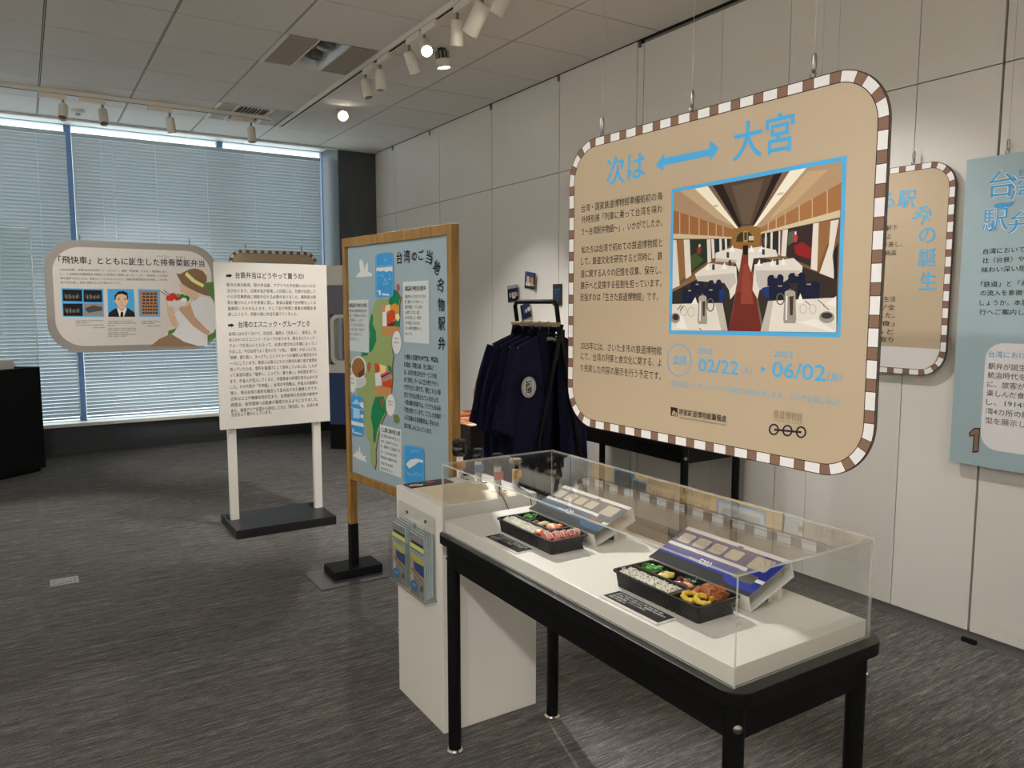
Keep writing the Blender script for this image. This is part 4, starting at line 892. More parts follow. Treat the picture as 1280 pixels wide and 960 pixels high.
cover(X0, X1, Y0, Y1, .7552, .985, 'long clear acrylic cover over the two lunch boxes', ((X0+X1)/2, (Y0+Y1)/2, .755))
plinth(3.0, 3.42, 2.99, 4.19, .755, .80, 'low white slab on the table against the right wall')
cover(2.994, 3.426, 2.984, 4.196, .7552, .985, 'clear acrylic cover on the table against the right wall', (3.21, 3.59, .755))
for y, lab in ((3.95, 'dark printed photo card standing in the wall table case, nearest the jackets'), (3.45, 'dark printed photo card standing in the wall table case, behind the large sign')):
    t = thing('photo_card', (3.2, y, .80), lab, 'photo card'); P = Plane((3.10, y+.16, .802), (0, -1, 0), (.35, 0, .94))
    slab(P, [(0, 0), (.32, 0), (.32, .15), (0, .15)], .004, BLACKT, WPAINT, 'card', t); a = Art(P)
    for k in range(5): a.rect(.02+.06*k, .03, .06+.06*k, .09, (70, 40, 38)); a.rect(.02+.06*k, .1, .05+.06*k, .13, (110, 106, 100))
    a.build('printed_picture', t)

# ------------------------------------------------------------------ lunch boxes
TRAY = mat('black_food_tray', (14, 14, 15), .32, spec=.5); RICE = mat('rice', (234, 228, 212), .5, spec=.4)
SES = mat('sesame', (40, 34, 30), .6); GREEN = mat('leaf_green', (74, 150, 44), .45, noise_amt=.35, noise_scale=120); DGREEN = mat('dark_seaweed', (34, 62, 40), .4, noise_amt=.3, noise_scale=120)
YEL = mat('pickle_yellow', (222, 184, 58), .35, noise_amt=.12, noise_scale=150); EGG = mat('omelette', (228, 200, 110), .45, noise_amt=.15, noise_scale=120)
FRY = mat('fried_crumb', (196, 106, 42), .65, noise_amt=.45, noise_scale=300, bump=1, bump_scale=380); BRN = mat('braised_brown', (128, 82, 46), .4, noise_amt=.35, noise_scale=120)
ORG = mat('carrot_orange', (228, 120, 40), .4, noise_amt=.2, noise_scale=120); PORK = mat('sliced_pork', (206, 116, 108), .35, noise_amt=.55, noise_scale=180, stretch=(1, 2, 2)); FAT = mat('pork_fat', (240, 220, 200), .35); PALE = mat('pale_egg', (232, 224, 170), .4)
RED = mat('red_bean', (120, 30, 26), .35); SALM = mat('salmon_orange', (224, 140, 96), .4, noise_amt=.25, noise_scale=100)
TW, TL, TH = .140, .300, .043
def tray(x, y, label):
    """lunch tray; x,y is its near left corner, its long side runs away from the camera"""
    t = thing('lunch_tray', (x+TW/2, y+TL/2, ZS), label, 'lunch box', 'black lunch trays')
    def ribbed(u0, u1, v0, v1, z0, z1, taper, rib=.0012, r=.008):
        out = [[], []]
        for side, (zz, ins) in enumerate(((z0, taper), (z1, .003))):
            base = rrect(u0+ins, u1-ins, v0+ins, v1-ins, r, 5); P = []
            n = len(base)
            for i in range(n):
                p, q_ = Vector(base[i]), Vector(base[(i+1) % n]); d = (q_-p).length; k = max(1, round(d/.0035)) if d > .01 else 1; nn = Vector((q_.y-p.y, p.x-q_.x)).normalized() if d > 1e-6 else Vector((0, 0))
                for j in range(k):
                    # ribs: the wall steps in and out along its length
                    P.append(p.lerp(q_, j/k)+(nn*(-rib if j % 2 else 0) if k > 1 else Vector((0, 0))))
            out[side] = P
        return out
    m = MB()
    for v0, v1 in ((.003, .0945), (.0985, TL-.003)):
        lo, hi = ribbed(.003, TW-.003, v0, v1, 0, TH-.004, .008); n = min(len(lo), len(hi))
        if len(lo) != len(hi):
            lo, hi = lo[:n], hi[:n]
        vs = [(x+p.x, y+p.y, ZS+.0005) for p in lo]+[(x+p.x, y+p.y, ZS+TH-.003) for p in hi]
        m.add(vs, [(i, (i+1) % n, n+(i+1) % n, n+i) for i in range(n)]+[tuple(range(n-1, -1, -1))], TRAY)
    m.build('ribbed_body', t)
    m = MB(); z0, z1 = ZS+TH-.004, ZS+TH
    def strip(u0, u1, v0, v1): m.box(x+u0, x+u1, y+v0, y+v1, z0, z1, TRAY)
    outer = rrect(0, TW, 0, TL, .014, 6); inner = rrect(.007, TW-.007, .007, TL-.007, .010, 6); n = len(outer)
    vs = [(x+a_, y+b_, zz) for zz in (z0, z1) for ring_ in (outer, inner) for a_, b_ in ring_]
    m.add(vs, [(2*n+i, 2*n+(i+1) % n, 3*n+(i+1) % n, 3*n+i) for i in range(n)]+[(i, (i+1) % n, 2*n+(i+1) % n, 2*n+i) for i in range(n)]+[(n+i, 3*n+i, 3*n+(i+1) % n, n+(i+1) % n) for i in range(n)], TRAY)
    strip(.006, TW-.006, .090, .103); strip(.066, .073, .103, TL-.006)
    m.build('rim', t)
    m = MB(); m.box(x+.0665, x+.0725, y+.103, y+TL-.008, ZS+.008, z0, TRAY)
    for v in (.165, .235): m.box(x+.072, x+TW-.008, y+v-.002, y+v+.002, ZS+.008, z1-.006, TRAY)
    m.box(x+.008, x+TW-.008, y+.094, y+.1, ZS+.012, z0, TRAY); m.box(x+.009, x+TW-.009, y+.086, y+.107, ZS+.003, z0, TRAY); m.build('divider_and_notch_filler', t)  # last box is a dark filler added as shade in the notch
    MB().box(x+.014, x+TW-.014, y+.014, y+.084, ZS+.006, ZS+.009, TRAY).box(x+.014, x+TW-.014, y+.112, y+TL-.014, ZS+.006, ZS+.009, TRAY).build('inner_floor', t)
def food(name, label, cat, mb, loc, group=None, kind=None, smooth=True):
    o = mb.build(name, smooth=smooth); o.location = loc
    for v in o.data.vertices: v.co -= o.location
    return tag(o, label, cat, group, kind)
def rice(x, y, label, seed, sesame):
    rnd = random.Random(seed); m = MB(); u0, u1, v0, v1 = .011, .065, .106, TL-.012; nx, ny = 14, 40; vs = []
    for j in range(ny+1):
        for i in range(nx+1):
            u = u0+(u1-u0)*i/nx; v = v0+(v1-v0)*j/ny; e = min(i, nx-i)/nx*2; h = .030+.012*min(1, e*2.2)**.7+.004*noise.noise(Vector((u*160, v*160, seed)))
            if i in (0, nx) or j in (0, ny): h = .018
            vs.append((x+u, y+v, ZS+h))
    m.add(vs, [(j*(nx+1)+i, j*(nx+1)+i+1, (j+1)*(nx+1)+i+1, (j+1)*(nx+1)+i) for j in range(ny) for i in range(nx)], RICE)
    for k in range(420+sesame):
        u = rnd.uniform(u0+.003, u1-.003); v = rnd.uniform(v0+.002, v1-.002); e = min(u-u0, u1-u)/(u1-u0)*2
        h = .030+.012*min(1, e*2.2)**.7+.004*noise.noise(Vector((u*160, v*160, seed)))+.0012; s_ = k >= 420; a_ = rnd.uniform(0, PI); d = Vector((math.cos(a_), math.sin(a_), rnd.uniform(-.5, .7))).normalized()
        c = Vector((x+u, y+v, ZS+h+(.001 if s_ else 0)))
        m.lathe([(0, -.0032 if not s_ else -.0017), (.0012 if not s_ else .0009, -.001), (.0012 if not s_ else .0009, .001), (0, .0032 if not s_ else .0017)], c, SES if s_ else RICE, 5, d)
    food('rice', label, 'rice', m, (x+.038, y+.2, ZS+.02), kind='stuff')
def leafy(x, y, label, m_, n, r, h, seed, cx=.105, cy=.262):
    rnd = random.Random(seed); m = MB(); m.blob((x+cx, y+cy, ZS+.022), (r, r*.7, .014), m_, .4, 90, 14, 8, seed=seed)
    for k in range(n):
        a_ = rnd.uniform(0, 2*PI); d = rnd.uniform(0, r*.9); c = Vector((x+cx+math.cos(a_)*d, y+cy+math.sin(a_)*d*.7, ZS+.034)); pts = []
        b_ = rnd.uniform(0, 2*PI)
        for q_ in range(5): pts.append(c+Vector((math.cos(b_+q_*.4)*.006*q_, math.sin(b_+q_*.4)*.006*q_, h*math.sin(q_/4*PI)-.002)))
        m.tube(pts, [.0012, .0024, .0026, .0022, .001], m_, 5)
    food('greens', label, 'vegetable', m, (x+cx, y+cy, ZS+.02))
def slices(name, label, cat, mb, loc): food(name, label, cat, mb, loc)
# far tray: white rice, greens, pork slices
TX1, TY1 = 1.212, 1.712; tray(TX1, TY1, 'far black lunch tray holding rice and rolled pork slices')
rice(TX1, TY1, 'white rice in the far lunch tray', 3, 25)
leafy(TX1, TY1, 'bright green vegetables at the back of the far lunch tray', GREEN, 9, .022, .010, 5)
m = MB().blob((TX1+.096, TY1+.218, ZS+.030), (.017, .013, .008), BRN, .25, 90, seed=2); food('braised_piece', 'brown braised piece in the far lunch tray beside the greens', 'food', m, (TX1+.096, TY1+.218, ZS+.03))
m = MB().blob((TX1+.104, TY1+.186, ZS+.034), (.022, .011, .008), PALE, .35, 80, seed=4); food('egg_slice', 'pale yellow egg slice in the far lunch tray', 'food', m, (TX1+.104, TY1+.186, ZS+.03))
m = MB().blob((TX1+.106, TY1+.136, ZS+.036), (.020, .026, .009), SALM, .3, 70, seed=5); m.blob((TX1+.122, TY1+.125, ZS+.041), (.008, .012, .005), ORG, .2, 80); food('salmon_piece', 'pinkish orange fish piece in the far lunch tray', 'food', m, (TX1+.106, TY1+.136, ZS+.035))
m = MB().blob((TX1+.032, TY1+.098, ZS+.041), (.017, .014, .009), ORG, .25, 80, seed=6); food('carrot_piece', 'orange carrot piece between rice and pork in the far lunch tray', 'food', m, (TX1+.032, TY1+.098, ZS+.04))
PK = [(.030, .066, .030, 'crumpled pork slice at the left corner of the far lunch tray'), (.056, .052, .024, 'second pork slice in the row in the far lunch tray'), (.080, .048, .022, 'third pork slice in the row in the far lunch tray'), (.102, .046, .020, 'fourth pork slice in the row in the far lunch tray'), (.121, .046, .016, 'rightmost pork slice in the row in the far lunch tray')]
for k, (u, v, r, lab) in enumerate(PK):
    m = MB(); c = (TX1+u, TY1+v, ZS+.030); m.blob(c, (.0135, r, .019), PORK, .6, 110, 20, 14, seed=k)
    for j in range(5): m.tube([(TX1+u+.004*j-.008, TY1+v-r*.8, ZS+.040), (TX1+u+.004*j-.007, TY1+v-r*.3, ZS+.049), (TX1+u+.003*j-.004, TY1+v+r*.3, ZS+.0495), (TX1+u+.003*j-.003, TY1+v+r*.75, ZS+.041)], [.0012, .0022, .0022, .001], FAT if j % 2 == 0 else PORK, 5)
    food('pork_slice', lab, 'meat', m, c, 'pork slices in the far lunch tray')
# near tray: sesame rice, greens, yellow pickles, fried cutlet
TX2, TY2 = 1.214, 1.152; tray(TX2, TY2, 'near black lunch tray holding sesame rice and a fried cutlet')
rice(TX2, TY2, 'rice sprinkled with black sesame in the near lunch tray', 9, 150)
leafy(TX2, TY2, 'shredded bright green vegetables in the near lunch tray', GREEN, 26, .025, .008, 8)
m = MB().blob((TX2+.100, TY2+.205, ZS+.036), (.025, .018, .008), EGG, .35, 80, seed=7); m.blob((TX2+.094, TY2+.208, ZS+.042), (.008, .006, .003), BRN, .2, 80); food('omelette', 'yellow omelette slice in the near lunch tray', 'food', m, (TX2+.1, TY2+.205, ZS+.035))
for k, (u, v) in enumerate(((.088, .145), (.100, .132), (.112, .145))):
    m = MB().blob((TX2+u, TY2+v, ZS+.033), (.008, .020, .008), SALM if k == 1 else BRN, .25, 90, seed=k+11); food('mushroom_strip', ('left', 'middle', 'right')[k]+' of three brown mushroom strips in the near lunch tray', 'food', m, (TX2+u, TY2+v, ZS+.03), 'mushroom strips in the near lunch tray')
m = MB().blob((TX2+.103, TY2+.162, ZS+.040), (.009, .007, .006), RED, .15, 80); food('red_bean', 'dark red bean in the near lunch tray beside the seaweed', 'food', m, (TX2+.103, TY2+.162, ZS+.04))
leafy(TX2, TY2, 'dark green seaweed in the near lunch tray behind the cutlet', DGREEN, 14, .015, .008, 12, .122, .140)
for k, (u, v, rz) in enumerate(((.040, .062, .2), (.052, .034, -.1))):
    m = MB(); vs = []; n = 24; c0 = Vector((TX2+u, TY2+v, ZS+.041)); pts = []
    for i in range(n+1):
        a_ = -.45+(2*PI-1.2)*i/n; pts.append(c0+Vector((math.cos(a_)*.019, math.sin(a_)*.017, .005*math.sin(a_)))) 
    m.tube([(p.x, p.y, c0.z+(p.z-c0.z)*.6) for p in pts], [.0062+.0012*math.sin(i*1.9) for i in range(n+1)], YEL, 8); food('pickled_radish', 'yellow pickle ring in the near lunch tray, '+('behind the other one' if k == 0 else 'in the front corner'), 'pickle', m, c0, 'yellow pickle rings')
m = MB(); m.blob((TX2+.096, TY2+.052, ZS+.040), (.034, .031, .019), FRY, .45, 110, 40, 26, seed=15); m.blob((TX2+.074, TY2+.068, ZS+.038), (.018, .016, .016), FRY, .45, 120, 28, 18, seed=16)
food('fried_cutlet', 'golden brown fried cutlet in the near lunch tray', 'food', m, (TX2+.096, TY2+.05, ZS+.035))
# paper sleeves printed as railway carriages, propped up behind the trays
def sleeve(y0, y1, label, blue, bg, word):
    A, B, Cc, D = Vector((1.376, ZS+.001)), Vector((1.366, .834)), Vector((1.512, .893)), Vector((1.527, .851))
    t = thing('paper_sleeve', ((A.x+Cc.x)/2, (y0+y1)/2, ZS), label, 'lunch box sleeve', 'paper lunch box sleeves')
    q4 = [A, D, Cc, B]; cen = (A+B+Cc+D)/4; inn = [p+(cen-p).normalized()*.0022 for p in q4]; m = MB(); n = 4
    vs = [(p.x, yy, p.y) for yy in (y0, y1) for r_ in (q4, inn) for p in r_]; PAPER = mat('sleeve_paper', (232, 228, 220), .5)
    fs = []
    for i in range(4):
        j = (i+1) % 4; fs += [(i, j, 8+j, 8+i), (4+i, 12+i, 12+j, 4+j), (i, 4+i, 4+j, j), (8+i, 8+j, 12+j, 12+i)]
    m.add(vs, fs, PAPER); m.box(A.x+.018, D.x-.012, y0+.09, y0+.092, .838, .846, PAPER); m.build('carton', t)
    V = (Vector((Cc.x, 0, Cc.y))-Vector((B.x, 0, B.y))).normalized(); P = Plane((B.x, y1, B.y), (0, -1, 0), V); W = y1-y0; H = (Cc-B).length
    a = Art(P, .0004); DK = (42, 40, 39); a.rect(0, 0, W, H, bg); a.rect(0, .0, W, .072, blue)
    a.poly([(0, 0), (W, 0), (W, .014), (W*.74, .018), (W*.68, .036), (0, .038)], DK)
    a.rect(0, .074, W*.79, .086, (236, 234, 230)); a.rect(0, .0735, W*.79, .0745, (60, 70, 90))
    for k in range(10): a.rect(.012+.012*k, .069, .020+.012*k, .0725, bg)
    for k in range(7): a.rect(.10+.006*k, .079, .102+.006*k, .082, (190, 150, 110))
    a.rect(0, H-.014, W, H, (236, 234, 230)); a.rect(W*.55, H-.014, W*.60, H-.008, bg)
    for k in range(4): a.poly(rrect(.012+.055*k, .056+.055*k, .094, H-.026, .006, 4), (204, 192, 170))
    a.rect(W*.80, .0, W, H-.014, blue); a.poly(rrect(W*.75, W*.93, .038, .07, .004, 3), (96, 92, 84)); a.rect(W*.93, .05, W, .062, (236, 234, 230)); a.poly(rrect(W*.76, W*.93, .088, H-.022, .006, 4), (196, 184, 164)); a.rect(W*.75, .072, W*.80, .08, (236, 234, 230))
    a.poly([(0, 0), (W, 0), (W, .014), (0, .014)], DK)
    a.text(word, W*.40, .042, .022, (240, 240, 240), w=.040, rot=-.04, bold=.02); a.text('EMU', W*.30, .046, .009, (240, 240, 240), w=.028, bold=.03)
    a.build('printed_face', t)
    return t
sleeve(1.714, 2.055, 'slate blue paper sleeve printed like a train, propped behind the far lunch tray', (48, 76, 106), (104, 102, 104), 'R20')
sleeve(1.146, 1.480, 'bright blue paper sleeve printed like a train, propped behind the near lunch tray', (30, 48, 140), (92, 86, 132), 'E203')
def prop(y0, y1, label):
    t = thing('prop_block', (1.49, (y0+y1)/2, ZS), label, 'stand', 'white blocks under the sleeves'); m = MB()
    for k in range(6): m.box(1.462+.008*k, 1.4685+.008*k, y0, y1, ZS+.0003, ZS+.034+.0033*k-.004, WHITE)
    m.box(1.462, 1.512, y0+.002, y1-.002, ZS+.0002, ZS+.028, WHITE); m.build('block', t)
prop(1.735, 2.02, 'white ribbed block under the slate blue sleeve'); prop(1.167, 1.44, 'white ribbed block under the bright blue sleeve')
def caption(y0, y1, label, rows):
    t = thing('caption_card', (1.173, (y0+y1)/2, ZS), label, 'caption card', 'black caption cards')
    MB().box(1.143, 1.206, y0, y1, ZS+.0002, ZS+.0032, WPAINT).build('base_card', t)
    P = Plane((1.145, y1-.003, ZS+.0034), (0, -1, 0), (1, 0, 0)); Wc = y1-y0-.006; a = Art(P, .0002); a.rect(0, .006, Wc, .058, (36, 33, 34))
    for i, (s_, w_) in enumerate(rows): a.text(s_, .010, .046-.0105*i, .008, (232, 230, 226), w=Wc*w_)
    a.build('print', t)
ROW = [('台湾駅弁の復刻見本', .86), ('ベジ・豚肉のスライス弁当、車両の包み紙付き', .80), ('台湾鉄路 二〇二四年', .56), ('展示協力', .22)]
caption(1.785, 1.972, 'black caption card with white writing in front of the far lunch tray', ROW)
caption(1.210, 1.408, 'black caption card with white writing in front of the near lunch tray', [('台湾駅弁の復刻見本', .8), ('揚げ物と黄色い漬物の弁当、機関車の包み紙付き', .88), ('台湾鉄路 二〇二四年', .6), ('展示協力', .3)])

# ------------------------------------------------------------------ white pedestal with leaflets and stamps
PX0, PX1, PY0, PY1, PZ = 1.166, 1.556, 2.288, 2.668, .815
t = thing('white_pedestal', ((PX0+PX1)/2, (PY0+PY1)/2, 0), 'white box pedestal behind the far end of the foreground table', 'pedestal')
MB().box(PX0, PX1, PY0, PY1, 0, PZ, WHITE).build('body', t, bevel=.002)
MB().box(PX0+.035, PX1-.075, PY0+.012, PY1-.10, PZ, PZ+.0015, mat('cream_mat', (224, 208, 176), .6)).build('cream_mat', t)
t = thing('picture_card', (1.28, 2.625, PZ), 'black card with small food pictures on the back of the white pedestal', 'card')
MB().box(1.19, 1.37, 2.585, 2.66, PZ+.0002, PZ+.003, BLACKT).build('card', t)
P = Plane((1.19, 2.585, PZ+.003), (1, 0, 0), (0, 1, 0)); a = Art(P, .0002); a.ell(.035, .03, .028, .016, (240, 236, 226)); a.ell(.03, .03, .02, .010, (226, 90, 100)); a.ell(.05, .034, .008, .006, (110, 170, 70)); a.ell(.105, .045, .016, .012, (222, 100, 116)); a.rect(.07, .012, .085, .02, (150, 148, 140)); a.rect(.13, .015, .16, .02, (150, 148, 140)); a.rect(.13, .03, .16, .034, (150, 148, 140)); a.ell(.09, .06, .014, .006, (120, 150, 110)); a.build('print', t)
def on_top(px, py, z): return hit(px, py, 2, z)
BAG = mat('black_plastic', (10, 10, 11), .22, spec=.6); KN = mat('beige_knob', (176, 158, 132), .45)
for (px, py, topy, r, knob, col, drop, lab) in ((575, 599, 550, .030, BAG, (214, 132, 50), None, 'stamp with orange tag and the tallest black top, by the pine post'), (598, 603, 561, .021, BAG, (96, 100, 176), None, 'stamp with blue tag and black top, second from the pine post'), (622, 613, 567, .021, BAG, (208, 74, 84), ((629, 622), (640, 646)), 'stamp with red tag and black top, second from the right'), (644.5, 611, 573.5, .025, KN, (228, 172, 60), ((662, 616), (666, 640)), 'stamp with yellow tag and beige top, rightmost on the pedestal')):
    p = on_top(px, py, PZ); hz = hit(px-2, topy, 1, p.y).z-PZ; t = thing('ink_stamp', p, lab, 'stamp', 'tethered stamps on the white pedestal')
    MB().lathe([(.0, 0), (.030, 0), (.030, .004), (.022, .006), (.0, .006)], p, WPAINT, 20).build('base', t, smooth=True)
    MB().box(p.x-.012, p.x+.012, p.y-.008, p.y+.008, p.z+.006, p.z+hz-.04, WPAINT).build('stem', t, bevel=.003)
    MB().box(p.x-.019, p.x+.019, p.y-.0115, p.y-.0085, p.z+.042, p.z+.072, mat('tag_%d_%d' % (col[0], col[1]), col, .5)).build('colour_tag', t)
    kh = .062 if r > .026 else (.046 if knob is BAG else .016)
    kb = MB(); kb.lathe([(0, hz-kh), (r*.85, hz-kh), (r, hz-kh*.85), (r*1.02, hz-kh*.45), (r*.95, hz-kh*.4), (r*1.0, hz-kh*.3), (r*.98, hz-.004), (r*.8, hz), (0, hz)], p, knob, 20)
    kb.build('knob', t, smooth=True)
    if drop:
        e = hit(*drop[0], 1, PY0-.004); f = hit(*drop[1], 1, PY0-.004); e.z = PZ+.002; ed = MB(); ed.tube([p+Vector((0, -.012, .02)), Vector((p.x*.4+e.x*.6, p.y*.5+e.y*.5, PZ+.003)), e, e.lerp(f, .5), f], .0017, BLACKM, 6); ed.build('hanging_cord', t)
    cb = MB(); cb.tube([p+Vector((.002, -.012, .045)), p+Vector((.004, -.016, .03)), p+Vector((-.002, -.018, .015)), p+Vector((.004, -.026, .004)), p+Vector((.02, -.034, .003))], .0016, BLACKM, 6); cb.build('cord', t)
# leaflet holder on the side of the pedestal
HY0, HY1, HZ0, HZ1, HX = 2.332, 2.642, .470, .765, PX0
t = thing('leaflet_holder', (HX-.02, 2.49, HZ0), 'clear acrylic leaflet holder screwed to the side of the white pedestal', 'leaflet holder')
m = MB(); xo = HX-.045
m.box(HX-.004, HX-.001, HY0, HY1, HZ0, HZ1, ACR); m.box(xo-.003, xo, HY0, HY1, HZ0, HZ0+.17, ACR); m.box(xo-.003, HX-.001, HY0, HY1, HZ0-.003, HZ0, ACR)
for y in (HY0, HY1-.003, 2.486): m.box(xo, HX-.004, y, y+.003, HZ0, HZ1-.01 if y != 2.486 else HZ1-.06, ACR)
m.build('clear_pocket', t)
m = MB(); GE = mat('acrylic_rim', (120, 140, 136), .25)
m.box(xo-.0032, xo+.0002, HY0, HY1, HZ0+.17, HZ0+.1715, GE); m.box(xo-.0032, HX, HY0-.0002, HY0+.002, HZ0-.003, HZ0-.001, GE); m.box(xo-.0032, HX, HY1-.002, HY1, HZ0-.003, HZ0-.001, GE); m.box(xo-.0035, xo-.0015, HY0, HY1, HZ0-.0035, HZ0-.0015, GE); m.build('rim', t)
m = MB()
for y in (2.41, 2.565): m.cyl((HX-.006, y, .735), (HX-.003, y, .735), .006, STEEL, n=12)
m.build('screw', t, smooth=True)
EDGE = mat('leaflet_edge', (176, 190, 190), .5)
def leaflet(xf_, y0, y1, z0, z1, label):
    t = thing('leaflet', (xf_, (y0+y1)/2, z0), label, 'leaflet', 'leaflets in the clear holder')
    MB().box(xf_, xf_+.0082, y0, y1, z0, z1, EDGE).build('folded_paper', t)
    P = Plane((xf_, y1, z0), (0, -1, 0)); w_, h_ = y1-y0, z1-z0; a = Art(P, .0002)
    a.rect(0, 0, w_, h_, (150, 158, 158)); a.rect(0, h_*.80, w_, h_, (128, 130, 130)); a.rect(w_*.1, h_*.84, w_, h_*.885, (62, 56, 54)); a.rect(0, h_*.765, w_, h_*.835, (206, 204, 116))
    a.poly([(0, h_*.62), (w_, h_*.57), (w_, h_*.76), (0, h_*.76)], (186, 196, 194)); a.poly([(w_*.05, h_*.60), (w_*.5, h_*.55), (w_, h_*.57), (w_, h_*.64), (w_*.3, h_*.66)], (208, 204, 104)); a.poly([(0, h_*.55), (w_*.25, h_*.66), (w_*.2, h_*.68), (0, h_*.6)], (214, 200, 104))
    a.poly([(w_*.28, h_*.40), (w_, h_*.38), (w_, h_*.555), (w_*.28, h_*.555)], (42, 74, 140)); a.poly([(0, h_*.2), (w_*.3, h_*.42), (w_*.22, h_*.56), (0, h_*.6)], (196, 170, 146)); a.poly([(w_*.1, h_*.36), (w_*.9, h_*.32), (w_*.9, h_*.36), (w_*.3, h_*.43)], (204, 156, 96)); a.poly([(w_*.1, h_*.40), (w_*.9, h_*.3), (w_*.9, h_*.315), (w_*.1, h_*.425)], (92, 64, 44))
    a.poly([(0, 0), (w_*.6, 0), (w_*.75, h_*.16), (w_*.4, h_*.32), (0, h_*.2)], (150, 138, 116)); a.poly([(0, h_*.18), (w_*.3, h_*.22), (w_*.2, h_*.34), (0, h_*.3)], (206, 196, 188)); a.ell(w_*.3, h_*.15, w_*.26, h_*.085, (54, 122, 188)); a.poly([(w_*.72, h_*.14), (w_*.9, h_*.12), (w_*.95, h_*.22), (w_*.8, h_*.25)], (90, 84, 78))
    a.text('台湾駅弁', w_*.1, h_*.68, .02, (120, 132, 132), w=w_*.8); a.text('駅弁', w_*.16, h_*.135, .012, (190, 214, 232), w=w_*.28); a.build('front_print', t)
WHERE = ('front of the far stack', 'second of the far stack', 'third of the far stack', 'back of the far stack', 'front of the near stack', 'second of the near stack', 'third of the near stack', 'back of the near stack')
for s_ in range(2):
    for k in range(4): leaflet(xo+.002+.0095*k, (2.500 if s_ == 0 else 2.345), (2.600 if s_ == 0 else 2.445)+.012, HZ0+.001+.002*k, HZ0+.224+.004*k, 'folded travel leaflet, '+WHERE[4*s_+k]+' in the clear holder')

# ------------------------------------------------------------------ jackets on a folding rack
RX, RY0, RY1, RZ = 2.40, 3.36, 3.745, 1.395
t = thing('garment_rack', (RX, 3.55, 0), 'black folding garment rack with a light wooden rod', 'garment rack')
def leg_pts(y, s): return [(RX+s*.34, y, .0), (RX-s*.03, y, RZ+.02)]
fr = MB(); yn, yf = RY0-.012, RY1+.012
fr.tube([(RX+.30, yn, .012), (RX+.02, yn, RZ-.03), (RX, yn, RZ+.10), (RX, yn+.015, RZ+.118), (RX, yn+.04, RZ+.122), (RX, yf-.04, RZ+.122), (RX, yf-.015, RZ+.118), (RX, yf, RZ+.10), (RX+.02, yf, RZ-.03), (RX+.30, yf, .012)], .0125, BLACKM, 10); fr.build('tall_frame', t, smooth=True)
fr = MB(); fr.tube([(RX-.30, yn-.026, .012), (RX+.015, yn-.026, RZ)], .0125, BLACKM, 10); fr.tube([(RX-.30, yf+.026, .012), (RX+.015, yf+.026, RZ)], .0125, BLACKM, 10); fr.tube([(RX-.26, yn-.026, .2), (RX-.26, yf+.026, .2)], .01, BLACKM, 8); fr.build('short_frame', t, smooth=True)
MB().cyl((RX, yn-.03, RZ), (RX, yf+.03, RZ), .011, wood_material('pale_rod_wood', (196, 164, 104), (226, 198, 142), .5, 1), n=14).build('hanging_rod', t, smooth=True)
def hanger(y, label):
    t = thing('coat_hanger', (RX, y, RZ), label, 'hanger', 'white hangers on the garment rack')
    h = MB(); h.tube([(RX+.012*math.sin(a_), y, RZ+.013*math.cos(a_)+.001) for a_ in [k*PI/8 for k in range(-5, 9)]]+[(RX, y, RZ-.03), (RX, y, RZ-.075)], .0022, STEEL, 6); h.build('hook', t, smooth=True)
    h = MB(); h.tube([(RX-.20, y, RZ-.125), (RX-.10, y, RZ-.098), (RX-.02, y, RZ-.078), (RX+.02, y, RZ-.078), (RX+.10, y, RZ-.098), (RX+.20, y, RZ-.125)], [.006, .010, .011, .011, .010, .006], WPAINT, 8); h.build('shoulder_bar', t, smooth=True)
